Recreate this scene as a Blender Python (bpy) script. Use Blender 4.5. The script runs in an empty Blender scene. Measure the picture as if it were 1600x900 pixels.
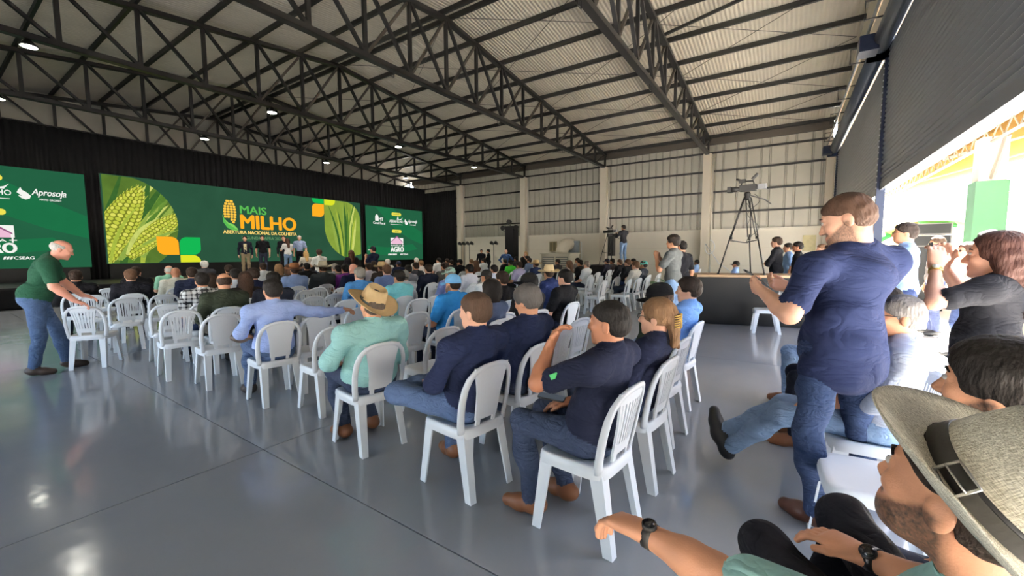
import bpy, bmesh, math, random
import numpy as np
from mathutils import Vector, Matrix, Euler
sc = bpy.context.scene
COL = sc.collection
R = math.radians
rng = random.Random(7)

# ------------------------------------------------------------------ camera
cam = bpy.data.objects.new('camera', bpy.data.cameras.new('camera'))
COL.objects.link(cam)
cam.data.sensor_width = 36.0
cam.data.lens = 36.0 * 637.0 / 1600.0
cam.data.clip_start = 0.02
cam.data.clip_end = 600
cam.location = (0, 0, 1.48)
cam.rotation_euler = (Matrix.Rotation(R(34.0), 3, 'Z') @ Matrix.Rotation(R(90 - 4.8), 3, 'X') @ Matrix.Rotation(R(-0.24), 3, 'Z')).to_euler()
sc.camera = cam

# ------------------------------------------------------------------ world, sun, exposure
w = bpy.data.worlds.new('sky'); sc.world = w; w.use_nodes = True
nt = w.node_tree; nt.nodes.clear()
wo = nt.nodes.new('ShaderNodeOutputWorld'); bg = nt.nodes.new('ShaderNodeBackground')
sky = nt.nodes.new('ShaderNodeTexSky'); sky.sky_type = 'NISHITA'; sky.sun_disc = False
sky.sun_elevation = R(58); sky.sun_rotation = R(20); sky.air_density = 1.0; sky.dust_density = 3.0; sky.ozone_density = 0.6
bg.inputs[1].default_value = 1.4
nt.links.new(sky.outputs[0], bg.inputs[0]); nt.links.new(bg.outputs[0], wo.inputs[0])
sun = bpy.data.objects.new('sun', bpy.data.lights.new('sun', 'SUN')); COL.objects.link(sun)
sun.data.energy = 225.0; sun.data.angle = R(1.0); sun.data.color = (1.0, 0.96, 0.9)
sun.rotation_euler = Vector((.19, .82, 1.55)).to_track_quat('Z', 'Y').to_euler()
vs = sc.view_settings
vs.view_transform = 'Standard'; vs.look = 'None'; vs.gamma = 1.0; vs.exposure = 0.33; vs.use_curve_mapping = False
sc.cycles.use_denoising = True
sc.cycles.max_bounces = 8; sc.cycles.diffuse_bounces = 5; sc.cycles.glossy_bounces = 4
sc.cycles.sample_clamp_indirect = 8.0

# ------------------------------------------------------------------ materials
def lin(c):
    return tuple(((v / 255.0) / 12.92 if v <= 10 else ((v / 255.0 + 0.055) / 1.055) ** 2.4) for v in c) + (1.0,)
MATS = {}
def mat(name, rgb, rough=0.6, metal=0.0, var=0.08, scale=8.0, bump=0.0, bscale=60.0, spec=0.4, coord='Object', stretch=(1, 1, 1), sheen=0.0):
    if name in MATS: return MATS[name]
    m = bpy.data.materials.new(name); m.use_nodes = True
    t = m.node_tree; b = t.nodes['Principled BSDF']
    b.inputs['Roughness'].default_value = rough; b.inputs['Metallic'].default_value = metal
    b.inputs['Specular IOR Level'].default_value = spec
    if sheen: b.inputs['Sheen Weight'].default_value = sheen
    c = lin(rgb)
    tc = t.nodes.new('ShaderNodeTexCoord'); mp = t.nodes.new('ShaderNodeMapping'); mp.inputs['Scale'].default_value = stretch
    t.links.new(tc.outputs[coord], mp.inputs[0])
    n = t.nodes.new('ShaderNodeTexNoise'); n.inputs['Scale'].default_value = scale; n.inputs['Detail'].default_value = 4
    t.links.new(mp.outputs[0], n.inputs[0])
    mx = t.nodes.new('ShaderNodeMix'); mx.data_type = 'RGBA'
    mx.inputs[6].default_value = tuple(v * (1 - var) for v in c[:3]) + (1,)
    mx.inputs[7].default_value = tuple(min(1, v * (1 + var)) for v in c[:3]) + (1,)
    t.links.new(n.outputs[0], mx.inputs[0]); t.links.new(mx.outputs[2], b.inputs['Base Color'])
    if bump:
        n2 = t.nodes.new('ShaderNodeTexNoise'); n2.inputs['Scale'].default_value = bscale; n2.inputs['Detail'].default_value = 3
        t.links.new(mp.outputs[0], n2.inputs[0])
        bp = t.nodes.new('ShaderNodeBump'); bp.inputs['Strength'].default_value = bump; bp.inputs['Distance'].default_value = 0.01
        t.links.new(n2.outputs[0], bp.inputs['Height']); t.links.new(bp.outputs[0], b.inputs['Normal'])
    MATS[name] = m
    return m
def emit(name, rgb, s=1.0, var=0.0, scale=2.0):
    if name in MATS: return MATS[name]
    m = bpy.data.materials.new(name); m.use_nodes = True
    t = m.node_tree; t.nodes.clear()
    o = t.nodes.new('ShaderNodeOutputMaterial'); e = t.nodes.new('ShaderNodeEmission')
    e.inputs[0].default_value = lin(rgb); e.inputs[1].default_value = s
    if var:
        c = lin(rgb)
        tc = t.nodes.new('ShaderNodeTexCoord'); n = t.nodes.new('ShaderNodeTexNoise'); n.inputs['Scale'].default_value = scale
        n.inputs['Detail'].default_value = 5; n.inputs['Distortion'].default_value = 1.2
        mx = t.nodes.new('ShaderNodeMix'); mx.data_type = 'RGBA'
        mx.inputs[6].default_value = tuple(v * (1 - var) for v in c[:3]) + (1,)
        mx.inputs[7].default_value = tuple(v * (1 + var) for v in c[:3]) + (1,)
        t.links.new(tc.outputs['Object'], n.inputs[0]); t.links.new(n.outputs[0], mx.inputs[0]); t.links.new(mx.outputs[2], e.inputs[0])
    t.links.new(e.outputs[0], o.inputs[0])
    MATS[name] = m
    return m

# ------------------------------------------------------------------ mesh helpers
def V(*a): return np.array(a, float)
def unit(v): v = np.asarray(v, float); return v / (np.linalg.norm(v) + 1e-12)
class MB:
    def __init__(s): s.v = []; s.f = []; s.mi = []; s.cur = 0
    def quadmesh(s, vs_, fs):
        o = len(s.v); s.v += [tuple(map(float, v)) for v in vs_]; s.f += [tuple(i + o for i in f) for f in fs]; s.mi += [s.cur] * len(fs)
        return s
    def box(s, lo, hi, M=None):
        x0, y0, z0 = lo; x1, y1, z1 = hi
        vs_ = [V(x, y, z) for z in (z0, z1) for (x, y) in ((x0, y0), (x1, y0), (x1, y1), (x0, y1))]
        if M is not None: vs_ = [np.array(M @ Vector(v)) for v in vs_]
        return s.quadmesh(vs_, [(3, 2, 1, 0), (4, 5, 6, 7), (0, 1, 5, 4), (1, 2, 6, 5), (2, 3, 7, 6), (3, 0, 4, 7)])
    def bar(s, a, b, wd, ht, up=(0, 0, 1)):
        a = np.asarray(a, float); b = np.asarray(b, float); d = unit(b - a); u = np.asarray(up, float)
        if abs(d @ unit(u)) > 0.98: u = V(1, 0, 0)
        l = unit(np.cross(u, d)); u = np.cross(d, l)
        vs_ = [p + l * sx * wd / 2 + u * sz * ht / 2 for p in (a, b) for sx, sz in ((-1, -1), (1, -1), (1, 1), (-1, 1))]
        return s.quadmesh(vs_, [(0, 1, 2, 3), (7, 6, 5, 4), (0, 4, 5, 1), (1, 5, 6, 2), (2, 6, 7, 3), (3, 7, 4, 0)])
    def tube(s, pts, r, n=8, cap=True, flat=None, up=(0, 0, 1)):
        pts = [np.asarray(p, float) for p in pts]; N = len(pts)
        rs = r if hasattr(r, '__len__') else [r] * N
        vs_ = []; u = None
        for i, p in enumerate(pts):
            d = unit(pts[min(i + 1, N - 1)] - pts[max(i - 1, 0)])
            if u is None:
                u = np.asarray(up, float)
                if abs(d @ u) > 0.95: u = V(1, 0, 0)
            u = unit(u - d * (d @ u)); l = np.cross(d, u)
            fy = 1.0 if flat is None else flat
            for k in range(n):
                a = 2 * math.pi * (k + .5) / n
                vs_.append(p + rs[i] * (math.cos(a) * l + fy * math.sin(a) * u))
        fs = [(i * n + k, i * n + (k + 1) % n, (i + 1) * n + (k + 1) % n, (i + 1) * n + k) for i in range(N - 1) for k in range(n)]
        if cap: fs += [tuple(range(n - 1, -1, -1)), tuple((N - 1) * n + k for k in range(n))]
        return s.quadmesh(vs_, fs)
    def prism(s, poly, y0, y1, M=None):
        """poly in (x,z), extruded along y"""
        n = len(poly)
        vs_ = [V(x, y0, z) for x, z in poly] + [V(x, y1, z) for x, z in poly]
        if M is not None: vs_ = [np.array(M @ Vector(v)) for v in vs_]
        fs = [tuple(range(n)), tuple(range(2 * n - 1, n - 1, -1))] + [((i + 1) % n, i, i + n, (i + 1) % n + n) for i in range(n)]
        return s.quadmesh(vs_, fs)
    def lathe(s, prof, n=24, sx=1.0, sy=1.0, c=(0, 0, 0), M=None):
        vs_ = []; m = len(prof)
        for r, z in prof:
            for k in range(n):
                a = 2 * math.pi * k / n
                v = V(c[0] + sx * r * math.cos(a), c[1] + sy * r * math.sin(a), c[2] + z)
                if M is not None: v = np.array(M @ Vector(v))
                vs_.append(v)
        fs = [(i * n + k, i * n + (k + 1) % n, (i + 1) * n + (k + 1) % n, (i + 1) * n + k) for i in range(m - 1) for k in range(n)]
        if prof[0][0] > 1e-6: fs.append(tuple(range(n - 1, -1, -1)))
        if prof[-1][0] > 1e-6: fs.append(tuple((m - 1) * n + k for k in range(n)))
        return s.quadmesh(vs_, fs)
    def mesh(s, name, mats, smooth=False):
        me = bpy.data.meshes.new(name); me.from_pydata(s.v, [], s.f)
        for m in (mats if isinstance(mats, (list, tuple)) else [mats]): me.materials.append(m)
        if any(s.mi): me.polygons.foreach_set('material_index', s.mi)
        if smooth:
            bm = bmesh.new(); bm.from_mesh(me); bmesh.ops.recalc_face_normals(bm, faces=bm.faces); bm.to_mesh(me); bm.free()
            me.polygons.foreach_set('use_smooth', [True] * len(me.polygons))
        me.update(); return me
    def build(s, name, mats, parent=None, smooth=False, loc=None, rz=0.0):
        return link(name, s.mesh(name, mats, smooth), parent, loc, rz)
def link(name, me, parent=None, loc=None, rz=0.0):
    o = bpy.data.objects.new(name, me); COL.objects.link(o)
    if parent is not None: o.parent = parent
    if loc is not None: o.location = loc
    if rz: o.rotation_euler = (0, 0, rz)
    return o
def empty(name, loc=(0, 0, 0), rz=0.0, parent=None):
    o = bpy.data.objects.new(name, None); COL.objects.link(o); o.location = loc; o.rotation_euler = (0, 0, rz)
    o.empty_display_size = 0.1
    if parent is not None: o.parent = parent
    return o
def tag(o, label=None, cat=None, group=None, kind=None):
    if label: o['label'] = label
    if cat: o['category'] = cat
    if group: o['group'] = group
    if kind: o['kind'] = kind
    return o
def struct(o): o['kind'] = 'structure'; return o

# ------------------------------------------------------------------ dimensions
YW, YN, XS, XG = 21.2, -3.4, -21.6, 1.42      # far eave wall, near eave wall, stage wall, shutter wall
COLX = [-23.3, -18.35, -13.3, -8.25, -3.25]   # truss / column lines
RY, RZ, EZ = 8.95, 8.1, 6.72                  # ridge, ridge height of top chord, eave height of top chord
BZ = 6.03                                     # bottom chord
def roofz(y):
    t = (y - RY) / (YW - RY) if y > RY else (RY - y) / (RY - YN)
    return RZ + (EZ - RZ) * t

M_black = mat('black painted steel', (26, 25, 25), 0.45, 0.3, 0.15, 5)
M_brown = mat('brown and lit-tone steel', (58, 52, 46), 0.5, 0.3, 0.1, 5)  # also the lit tone of the opposing truss diagonals
M_wall = mat('cream painted block wall', (238, 230, 214), 0.8, 0, 0.03, 3, 0.1, 30)
M_conc = mat('cream concrete column', (226, 216, 198), 0.8, 0, 0.05, 4, 0.15, 40)
M_sheet = mat('galvanised wall sheet', (176, 172, 160), 0.5, 0.35, 0.08, 2, 0, 1, 0.5)
M_white = mat('white plastic', (232, 234, 236), 0.38, 0, 0.02, 5, 0, 1, 0.5)
M_curtain = mat('black curtain cloth', (16, 15, 16), 0.9, 0, 0.2, 6, 0.1, 200, 0.2)

# ------------------------------------------------------------------ floor: big poured slabs with saw-cut joints
def floor_mat():
    m = bpy.data.materials.new('grey epoxy floor'); m.use_nodes = True; t = m.node_tree; b = t.nodes['Principled BSDF']
    tc = t.nodes.new('ShaderNodeTexCoord')
    n = t.nodes.new('ShaderNodeTexNoise'); n.inputs['Scale'].default_value = 0.7; n.inputs['Detail'].default_value = 6; n.inputs['Roughness'].default_value = 0.6
    t.links.new(tc.outputs['Object'], n.inputs[0])
    mx = t.nodes.new('ShaderNodeMix'); mx.data_type = 'RGBA'; mx.inputs[6].default_value = lin((132, 135, 140)); mx.inputs[7].default_value = lin((154, 157, 161))
    t.links.new(n.outputs[0], mx.inputs[0]); t.links.new(mx.outputs[2], b.inputs['Base Color'])
    n2 = t.nodes.new('ShaderNodeTexNoise'); n2.inputs['Scale'].default_value = 1.8; n2.inputs['Detail'].default_value = 8; n2.inputs['Roughness'].default_value = 0.65
    t.links.new(tc.outputs['Object'], n2.inputs[0])
    mr = t.nodes.new('ShaderNodeMapRange'); mr.inputs[1].default_value = 0.35; mr.inputs[2].default_value = 0.7; mr.inputs[3].default_value = 0.08; mr.inputs[4].default_value = 0.19
    t.links.new(n2.outputs[0], mr.inputs[0]); t.links.new(mr.outputs[0], b.inputs['Roughness'])
    b.inputs['Specular IOR Level'].default_value = 0.55
    n3 = t.nodes.new('ShaderNodeTexNoise'); n3.inputs['Scale'].default_value = 5; n3.inputs['Detail'].default_value = 3
    t.links.new(tc.outputs['Object'], n3.inputs[0])
    bp = t.nodes.new('ShaderNodeBump'); bp.inputs['Strength'].default_value = 0.06; bp.inputs['Distance'].default_value = 0.02
    t.links.new(n3.outputs[0], bp.inputs['Height']); t.links.new(bp.outputs[0], b.inputs['Normal'])
    return m
M_floor = floor_mat()
fl = MB(); fl.box((XS - 2, YN, -0.2), (XG, YW, -0.012))
floor = struct(fl.build('floor', mat('floor joint filler', (70, 72, 76), 0.7)))
ys = [YN, 1.42, 6.3, 11.2, 16.1, YW]; xs = [XS - 2, -18.3, -13.3, -8.25, -3.25, XG]
for i in range(len(xs) - 1):
    for j in range(len(ys) - 1):
        g = 0.004
        MB().box((xs[i] + g, ys[j] + g, -0.012), (xs[i + 1] - g, ys[j + 1] - g, 0.0)).build('slab', M_floor, floor)
gm = mat('pale sunlit paving', (206, 203, 196), 0.9, 0, 0.1, 0.5, 0.2, 20)
gr = MB()
gr.box((XG, -60, -0.2), (120, 140, -0.012)); gr.box((-120, YW + .2, -0.2), (XG, 140, -0.012)); gr.box((-120, -60, -0.2), (XG, YN - .2, -0.012))
struct(gr.build('ground', gm)); 

# ------------------------------------------------------------------ ceiling: ribbed insulated sheets + purlins
def ceil_mat():
    m = bpy.data.materials.new('foil backed roof lining'); m.use_nodes = True; t = m.node_tree; b = t.nodes['Principled BSDF']
    tc = t.nodes.new('ShaderNodeTexCoord'); mp = t.nodes.new('ShaderNodeMapping'); mp.inputs['Scale'].default_value = (1, 0.12, 1)
    t.links.new(tc.outputs['Object'], mp.inputs[0])
    wv = t.nodes.new('ShaderNodeTexWave'); wv.inputs['Scale'].default_value = 3.0; wv.inputs['Distortion'].default_value = 0.6; wv.bands_direction = 'X'
    wv.inputs['Detail'].default_value = 2
    t.links.new(mp.outputs[0], wv.inputs[0])
    n = t.nodes.new('ShaderNodeTexNoise'); n.inputs['Scale'].default_value = 1.1; n.inputs['Detail'].default_value = 5; t.links.new(tc.outputs['Object'], n.inputs[0])
    mx = t.nodes.new('ShaderNodeMix'); mx.data_type = 'RGBA'; mx.inputs[6].default_value = lin((186, 178, 162)); mx.inputs[7].default_value = lin((218, 209, 192))
    t.links.new(n.outputs[0], mx.inputs[0]); t.links.new(mx.outputs[2], b.inputs['Base Color'])
    b.inputs['Roughness'].default_value = 0.55; b.inputs['Specular IOR Level'].default_value = 0.3
    bp = t.nodes.new('ShaderNodeBump'); bp.inputs['Strength'].default_value = 0.9; bp.inputs['Distance'].default_value = 0.025
    t.links.new(wv.outputs[0], bp.inputs['Height']); t.links.new(bp.outputs[0], b.inputs['Normal'])
    return m
M_ceil = ceil_mat()
cz = 0.13
cl = MB()
x0, x1 = XS - 2, XG + 0.9
for (ya, yb) in ((YN - .4, RY), (RY, YW + .4)):
    za, zb = roofz(ya) + cz, roofz(yb) + cz
    vs_ = [V(x0, ya, za), V(x1, ya, za), V(x1, yb, zb), V(x0, yb, zb)]
    vs_ += [v + V(0, 0, .1) for v in vs_]
    cl.quadmesh(vs_, [(3, 2, 1, 0), (4, 5, 6, 7), (0, 1, 5, 4), (1, 2, 6, 5), (2, 3, 7, 6), (3, 0, 4, 7)])
ceiling = struct(cl.build('ceiling', M_ceil))
NP = 9
pys = [RY - 0.16, RY + 0.16] + [RY + (YW - .12 - RY) * i / NP for i in range(1, NP + 1)] + [RY - (RY - YN - .12) * i / NP for i in range(1, NP + 1)]
for y in pys:
    z = roofz(y) + 0.07
    MB().box((XS - 2, y - .035, z - .075), (XG, y + .035, z + .06)).build('purlin', M_black, ceiling)
# thin wind-brace rods under the lining
def rod(a, b, r=.008): return MB().tube([a, b], r, 5).build('brace_rod', M_black, ceiling)
for i in range(1, len(COLX)):
    xa, xb = (COLX[i], COLX[i + 1]) if i + 1 < len(COLX) else (COLX[i], XG - .1)
    for k in range(0, 8, 2):
        ya = RY + (YW - RY) * k / 8; yb = RY + (YW - RY) * (k + 2) / 8
        rod((xa, ya, roofz(ya) - .01), (xb, yb, roofz(yb) - .01)); rod((xa, yb, roofz(yb) - .01), (xb, ya, roofz(ya) - .01))
MB().bar((COLX[4], RY + 3.6, roofz(RY + 3.6) - .02), (XG - .1, RY + 2.4, roofz(RY + 2.4) - .02), .07, .07).build('strut', M_black, ceiling)

# ------------------------------------------------------------------ roof trusses
TRUSS_LABEL = ['black steel roof truss above the stage curtain', 'black steel roof truss carrying the four lamps nearest the stage',
               'black steel roof truss with four lamps over the audience middle', 'black steel roof truss without lamps, second from the shutters',
               'black steel roof truss nearest the camera, beside the roller shutters']
for ti, tx in enumerate(COLX):
    t = tag(empty('roof_truss', (tx, RY, BZ)), TRUSS_LABEL[ti], 'roof truss', 'roof trusses')
    def L(y, z, dx=0.0): return V(dx, y - RY, z - BZ)
    mb = MB()
    for dx in (-.055, .055): mb.box((dx - .028, YN - RY, -.06), (dx + .028, YW - RY, .06))
    mb.box((-.083, YN - RY, -.062), (.083, YW - RY, -.052))
    mb.build('bottom_chord', M_black, t)
    for (ya, yb) in ((YN, RY), (RY, YW)):
        mb = MB(); mb.bar(L(ya, roofz(ya) - .06), L(yb, roofz(yb) - .06), .16, .11); mb.build('top_chord', M_black, t)
    ny = [RY + (YW - .1 - RY) * i / NP for i in range(NP + 1)]
    ny = [2 * RY - y - (0 if y == RY else -0.0) for y in ny[:0:-1]] + ny
    ny = [max(y, YN + .1) for y in ny]
    for y in ny:
        MB().bar(L(y, BZ), L(y, roofz(y) - .06), .085, .085, up=(1, 0, 0)).build('vertical', M_black, t)
    for i in range(len(ny) - 1):
        ya, yb = ny[i], ny[i + 1]
        if yb < 13.2: MB().bar(L(ya, roofz(ya) - .06, .03), L(yb, BZ, .03), .07, .085, up=(1, 0, 0)).build('diagonal', M_black, t)
        if ya > 5.8: MB().bar(L(yb, roofz(yb) - .06, -.03), L(ya, BZ, -.03), .06, .075, up=(1, 0, 0)).build('diagonal', M_brown, t)  # same steel coloured browner, for the light on the opposing face
    if ti >= 3:
        for y in (3.2, 6.9, 11.4, 16.2):
            MB().tube([L(y, BZ - .06, a) for a in (0,)] + [L(y, BZ - .2, 0), L(y + .16, BZ - .2, 0), L(y + .16, BZ - .06, 0)], .012, 6).build('lamp_hook', M_black, t)

# ------------------------------------------------------------------ high-bay lamps
M_lampon = emit('lit lamp face', (255, 252, 235), 30.0)
LN = {(-13.3, 0): 'leftmost', (-13.3, 1): 'second from left', (-13.3, 2): 'third from left', (-13.3, 3): 'rightmost'}
for tx, nm in ((-13.3, 'middle truss'), (-18.35, 'truss nearest the stage')):
    for i, y in enumerate((1.75, 6.6, 11.5, 16.35)):
        e = tag(empty('high_bay_lamp', (tx, y, 5.84)), 'lit round high bay lamp, %s of four on the %s' % (('leftmost', 'second from left', 'third from left', 'rightmost')[i], nm), 'lamp', 'lamps under the trusses')
        MB().lathe([(.0, .13), (.05, .13), (.09, .06), (.15, .0), (.15, -.02), (.13, -.02)], 16).build('housing', M_black, e, True)
        MB().lathe([(.0, -.022), (.125, -.022), (.125, -.012), (0, -.012)], 16).build('lamp_face', M_lampon, e)
        MB().tube([(0, 0, .12), (0, 0, .19)], .012, 6).build('hanger', M_black, e)
        l = bpy.data.lights.new('lamp_light', 'SPOT'); l.energy = 420; l.spot_size = R(130); l.spot_blend = .6; l.color = (1, .96, .86); l.shadow_soft_size = .12
        lo = bpy.data.objects.new('lamp_light', l); COL.objects.link(lo); lo.parent = e; lo.location = (0, 0, -.06)

# ------------------------------------------------------------------ far wall
wf = MB()
wf.box((XS - 2, YW, 0), (XG, YW + .18, 2.5)); 
wall_far = struct(wf.build('wall_far', M_wall))
MB().box((XS - 2, YW - .06, 2.5), (XG, YW + .16, 2.58)).build('sill', mat('pale sill', (236, 230, 215), .7), wall_far)
# painted block courses as shallow joints: long thin recess lines
for z in (0.9, 1.7):
    MB().box((XS - 2, YW - .004, z), (XG, YW + .01, z + .012)).build('course_band', M_conc, wall_far)
def rib_profile(xa, xb):
    """trapezoid ribs along x: list of (x, depth)"""
    out = []; x = xa; p = 0.33
    while x < xb - 1e-6:
        for dx, d in ((0, .0), (.24, .0), (.265, .055), (.305, .055), (.33, 0)):
            if x + dx <= xb: out.append((x + dx, d))
        x += p
    out.append((xb, 0)); return out
bays = [(XS - 1.5, -18.35), (-18.35, -13.3), (-13.3, -8.25), (-8.25, -3.25), (-3.25, XG - .1)]
for a, b in bays:
    a += .0; b -= .0; n = max(1, round((b - a) / 0.99)); wd = (b - a) / n
    for i in range(n):
        pr = rib_profile(a + i * wd, a + (i + 1) * wd); mb = MB(); vs_ = []; 
        for x, d in pr: vs_ += [V(x, YW + .09 + d, 2.56), V(x, YW + .09 + d, 6.8)]
        mb.quadmesh(vs_, [(2 * k, 2 * k + 2, 2 * k + 3, 2 * k + 1) for k in range(len(pr) - 1)])
        mb.build('wall_sheet', M_sheet, wall_far)
    for z in (3.35, 4.3, 5.25, 6.1):
        MB().box((a - .02, YW + .03, z - .04), (b + .02, YW + .085, z + .04)).build('girt', M_black, wall_far)
    MB().box((a, YW - .05, 6.45), (b, YW + .1, 6.78)).build('eave_beam', M_brown, wall_far)
for k, x in enumerate(COLX[1:] + [XG - .12]):
    c = MB(); c.box((x - .17, YW - .32, 0), (x + .17, YW + .1, 6.02)); struct(c.build('column', M_conc))
    MB().tube([(x + .22, YW - .06, 0), (x + .22, YW - .06, 6.0)], .045, 8).build('downpipe', mat('grey pvc pipe', (190, 186, 176), .5), wall_far, True)

# ------------------------------------------------------------------ near wall (behind the camera's left): openings for daylight
wn = MB()
wn.box((XS - 2, YN - .18, 2.7), (XG, YN, 6.75)); wn.box((XS - 2, YN - .18, 0), (-12.0, YN, 2.7)); wn.box((-3.4, YN - .18, 0), (XG, YN, 2.7))
struct(wn.build('wall_near', M_wall))

# ------------------------------------------------------------------ stage wall + gable
ws = MB(); ws.box((XS - 2.2, YN, 0), (XS - 2, YW, 8.3)); struct(ws.build('wall_stage', M_sheet))

# shutter wall: guides, shutters, roll boxes, gable sheet above
M_shut = mat('grey roller shutter steel', (112, 116, 122), 0.35, 0.3, 0.12, 1.5, 0, 1, 0.5)
M_roll = mat('dark shutter roll', (60, 66, 76), 0.4, 0.4, 0.12, 3)
M_blue = mat('dark blue painted steel', (18, 27, 48), 0.4, 0.3, 0.15, 3)
wg = MB()
wg.box((XG, YN, 5.55), (XG + .12, YW, 6.85)); wg.quadmesh([V(XG, YN, 6.85), V(XG, YW, 6.85), V(XG, RY, RZ + .2)], [(0, 1, 2)])
wg.box((XG - .05, 19.9, 0), (XG + .25, YW, 5.6)); wg.box((XG, YN, 0), (XG + .3, -2.9, 5.6))
struct(wg.build('wall_shutter', M_conc))
for gi, gy in enumerate((-2.9, 2.2, 10.5, 19.8)):
    g = MB(); g.box((XG - .07, gy - .05, 0), (XG + .06, gy + .05, 5.45))
    o = tag(g.build('shutter_guide', M_blue), ('dark shutter guide rail, %s' % ('out by the near corner', 'nearest the camera', 'between the two shutters', 'at the far wall')[gi]), 'guide rail', 'shutter guide rails')
    for k in range(24):
        MB().lathe([(0, 0), (.014, 0), (.014, .012), (0, .012)], 6, M=Matrix.Translation((XG - .07, gy - .03, 2.7 + k * .11)) @ Matrix.Rotation(R(-90), 4, 'Y')).build('bolt', M_white, o)
def shutter(ya, yb, zb, lab, op):
    e = tag(empty('roller_shutter', (XG, (ya + yb) / 2, zb)), lab, 'roller shutter', 'roller shutters')
    L = (yb - ya) / 2; p = 0.085; n = int((5.15 - zb) / p)
    prof = []
    for i in range(7):
        a = i / 6; prof.append((-.03 * math.sin(math.pi * a), a * p * .92))
    prof.append((0.0, p))
    mb = MB(); vs_ = [V(x, y, z) for x, z in prof for y in (-L, L)]
    mb.quadmesh(vs_, [(2 * i, 2 * i + 1, 2 * i + 3, 2 * i + 2) for i in range(len(prof) - 1)])
    me = mb.mesh('slat', M_shut, False)
    for i in range(n): link('slat', me, e, (0, 0, .12 + i * p))
    MB().box((-.025, -L, -.02), (.02, L, .12)).build('bottom_rail', M_shut, e)
    MB().tube([(-.16, -L + .1, 5.3 - zb), (-.16, L - .1, 5.3 - zb)], .14, 20).build('roll', M_roll, e, True)
    MB().tube([(-.36, -L, 5.52 - zb), (-.36, L, 5.52 - zb)], .03, 8).build('conduit', mat('galvanised conduit', (170, 175, 180), .35, .7), e, True)
    mb = MB(); mb.box((-.34, -L - .05, 5.08 - zb), (.02, -L + .05, 5.5 - zb)); mb.build('roll_bracket', M_blue, e)
    mb = MB(); mb.box((-.34, L - .05, 5.08 - zb), (.02, L + .05, 5.5 - zb)); mb.build('roll_bracket', M_blue, e)
    mb = MB(); mb.box((-.5, L - .5, 5.12 - zb), (-.22, L - .12, 5.4 - zb)); mb.tube([(-.36, L - .12, 5.26 - zb), (-.36, L - .02, 5.26 - zb)], .08, 12); mb.build('motor', M_blue, e)
    for yy in np.linspace(-L + 1, L - 1, 4): MB().tube([(-.02, yy, 5.75 - zb), (-.5, yy, 5.75 - zb), (-.5, yy, 5.45 - zb), (-.2, yy, 5.45 - zb)], .018, 6).build('bracket_arm', M_black, e)
shutter(2.2, 10.5, 2.68, 'half raised grey roller shutter nearest the camera, top right', 1)
shutter(10.5, 19.8, 2.62, 'half raised grey roller shutter at the far end by the cream wall', 1)
shutter(-2.9, 2.2, 1.0, 'unseen grey roller shutter by the camera, added to cut side light', 1)  # added out of view, lowered to trim daylight on the nearest people
# ------------------------------------------------------------------ curtains and stage
def curtain(name, a, b, z0, z1, label, pleat=.22, amp=.05, mtl=None, n_per=8):
    a = V(*a); b = V(*b); L = np.linalg.norm(b - a); d = unit(b - a); nrm = V(-d[1], d[0])
    n = int(L / pleat * n_per); zs = [z0 + (z1 - z0) * i / 8 for i in range(9)]
    vs_ = []; r = random.Random(len(label)); ph = 0; 
    for i in range(n + 1):
        ph += 2 * math.pi / n_per * (0.8 + .4 * r.random())
        for k, z in enumerate(zs):
            o = amp * math.sin(ph + .25 * math.sin(z * 1.3 + i * .05)) * (1 - .35 * k / 8)
            p = a + d * (L * i / n) + nrm * o
            vs_.append(V(p[0], p[1], z))
    mb = MB(); m = 9
    mb.quadmesh(vs_, [(i * m + k, (i + 1) * m + k, (i + 1) * m + k + 1, i * m + k + 1) for i in range(n) for k in range(m - 1)])
    o = mb.build(name, mtl or M_curtain, None, True)
    sm = o.modifiers.new('thickness', 'SOLIDIFY'); sm.thickness = .006
    return tag(o, label, 'curtain')
curtain('curtain', (XS, YN + .1), (XS, 20.95), 0, 5.98, 'tall black pleated curtain hanging behind the three screens')
curtain('curtain', (XS, 20.9), (-18.62, 20.9), 0, 5.75, 'black side curtain returning along the cream wall right of the screens', .2, .045)
MB().tube([(XS, YN, 6.0), (XS, 20.95, 6.0)], .03, 8).build('curtain_rail', M_black)['kind'] = 'structure'
SF = -17.5; SZ = 0.6
st = tag(empty('stage', (SF, 9, 0)), 'low black stage in front of the screens, skirted in black cloth', 'stage')
MB().box((XS + .25 - SF, YN + .6 - 9, SZ - .06), (0, 20.4 - 9, SZ)).build('deck', mat('black stage deck', (22, 22, 23), .55), st)
sk = curtain('skirt', (0.02, YN + .6 - 9), (0.02, 20.4 - 9), 0, SZ, 'x', .3, .03); sk.parent = st
for k in ('label', 'category'): del sk[k]

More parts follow.
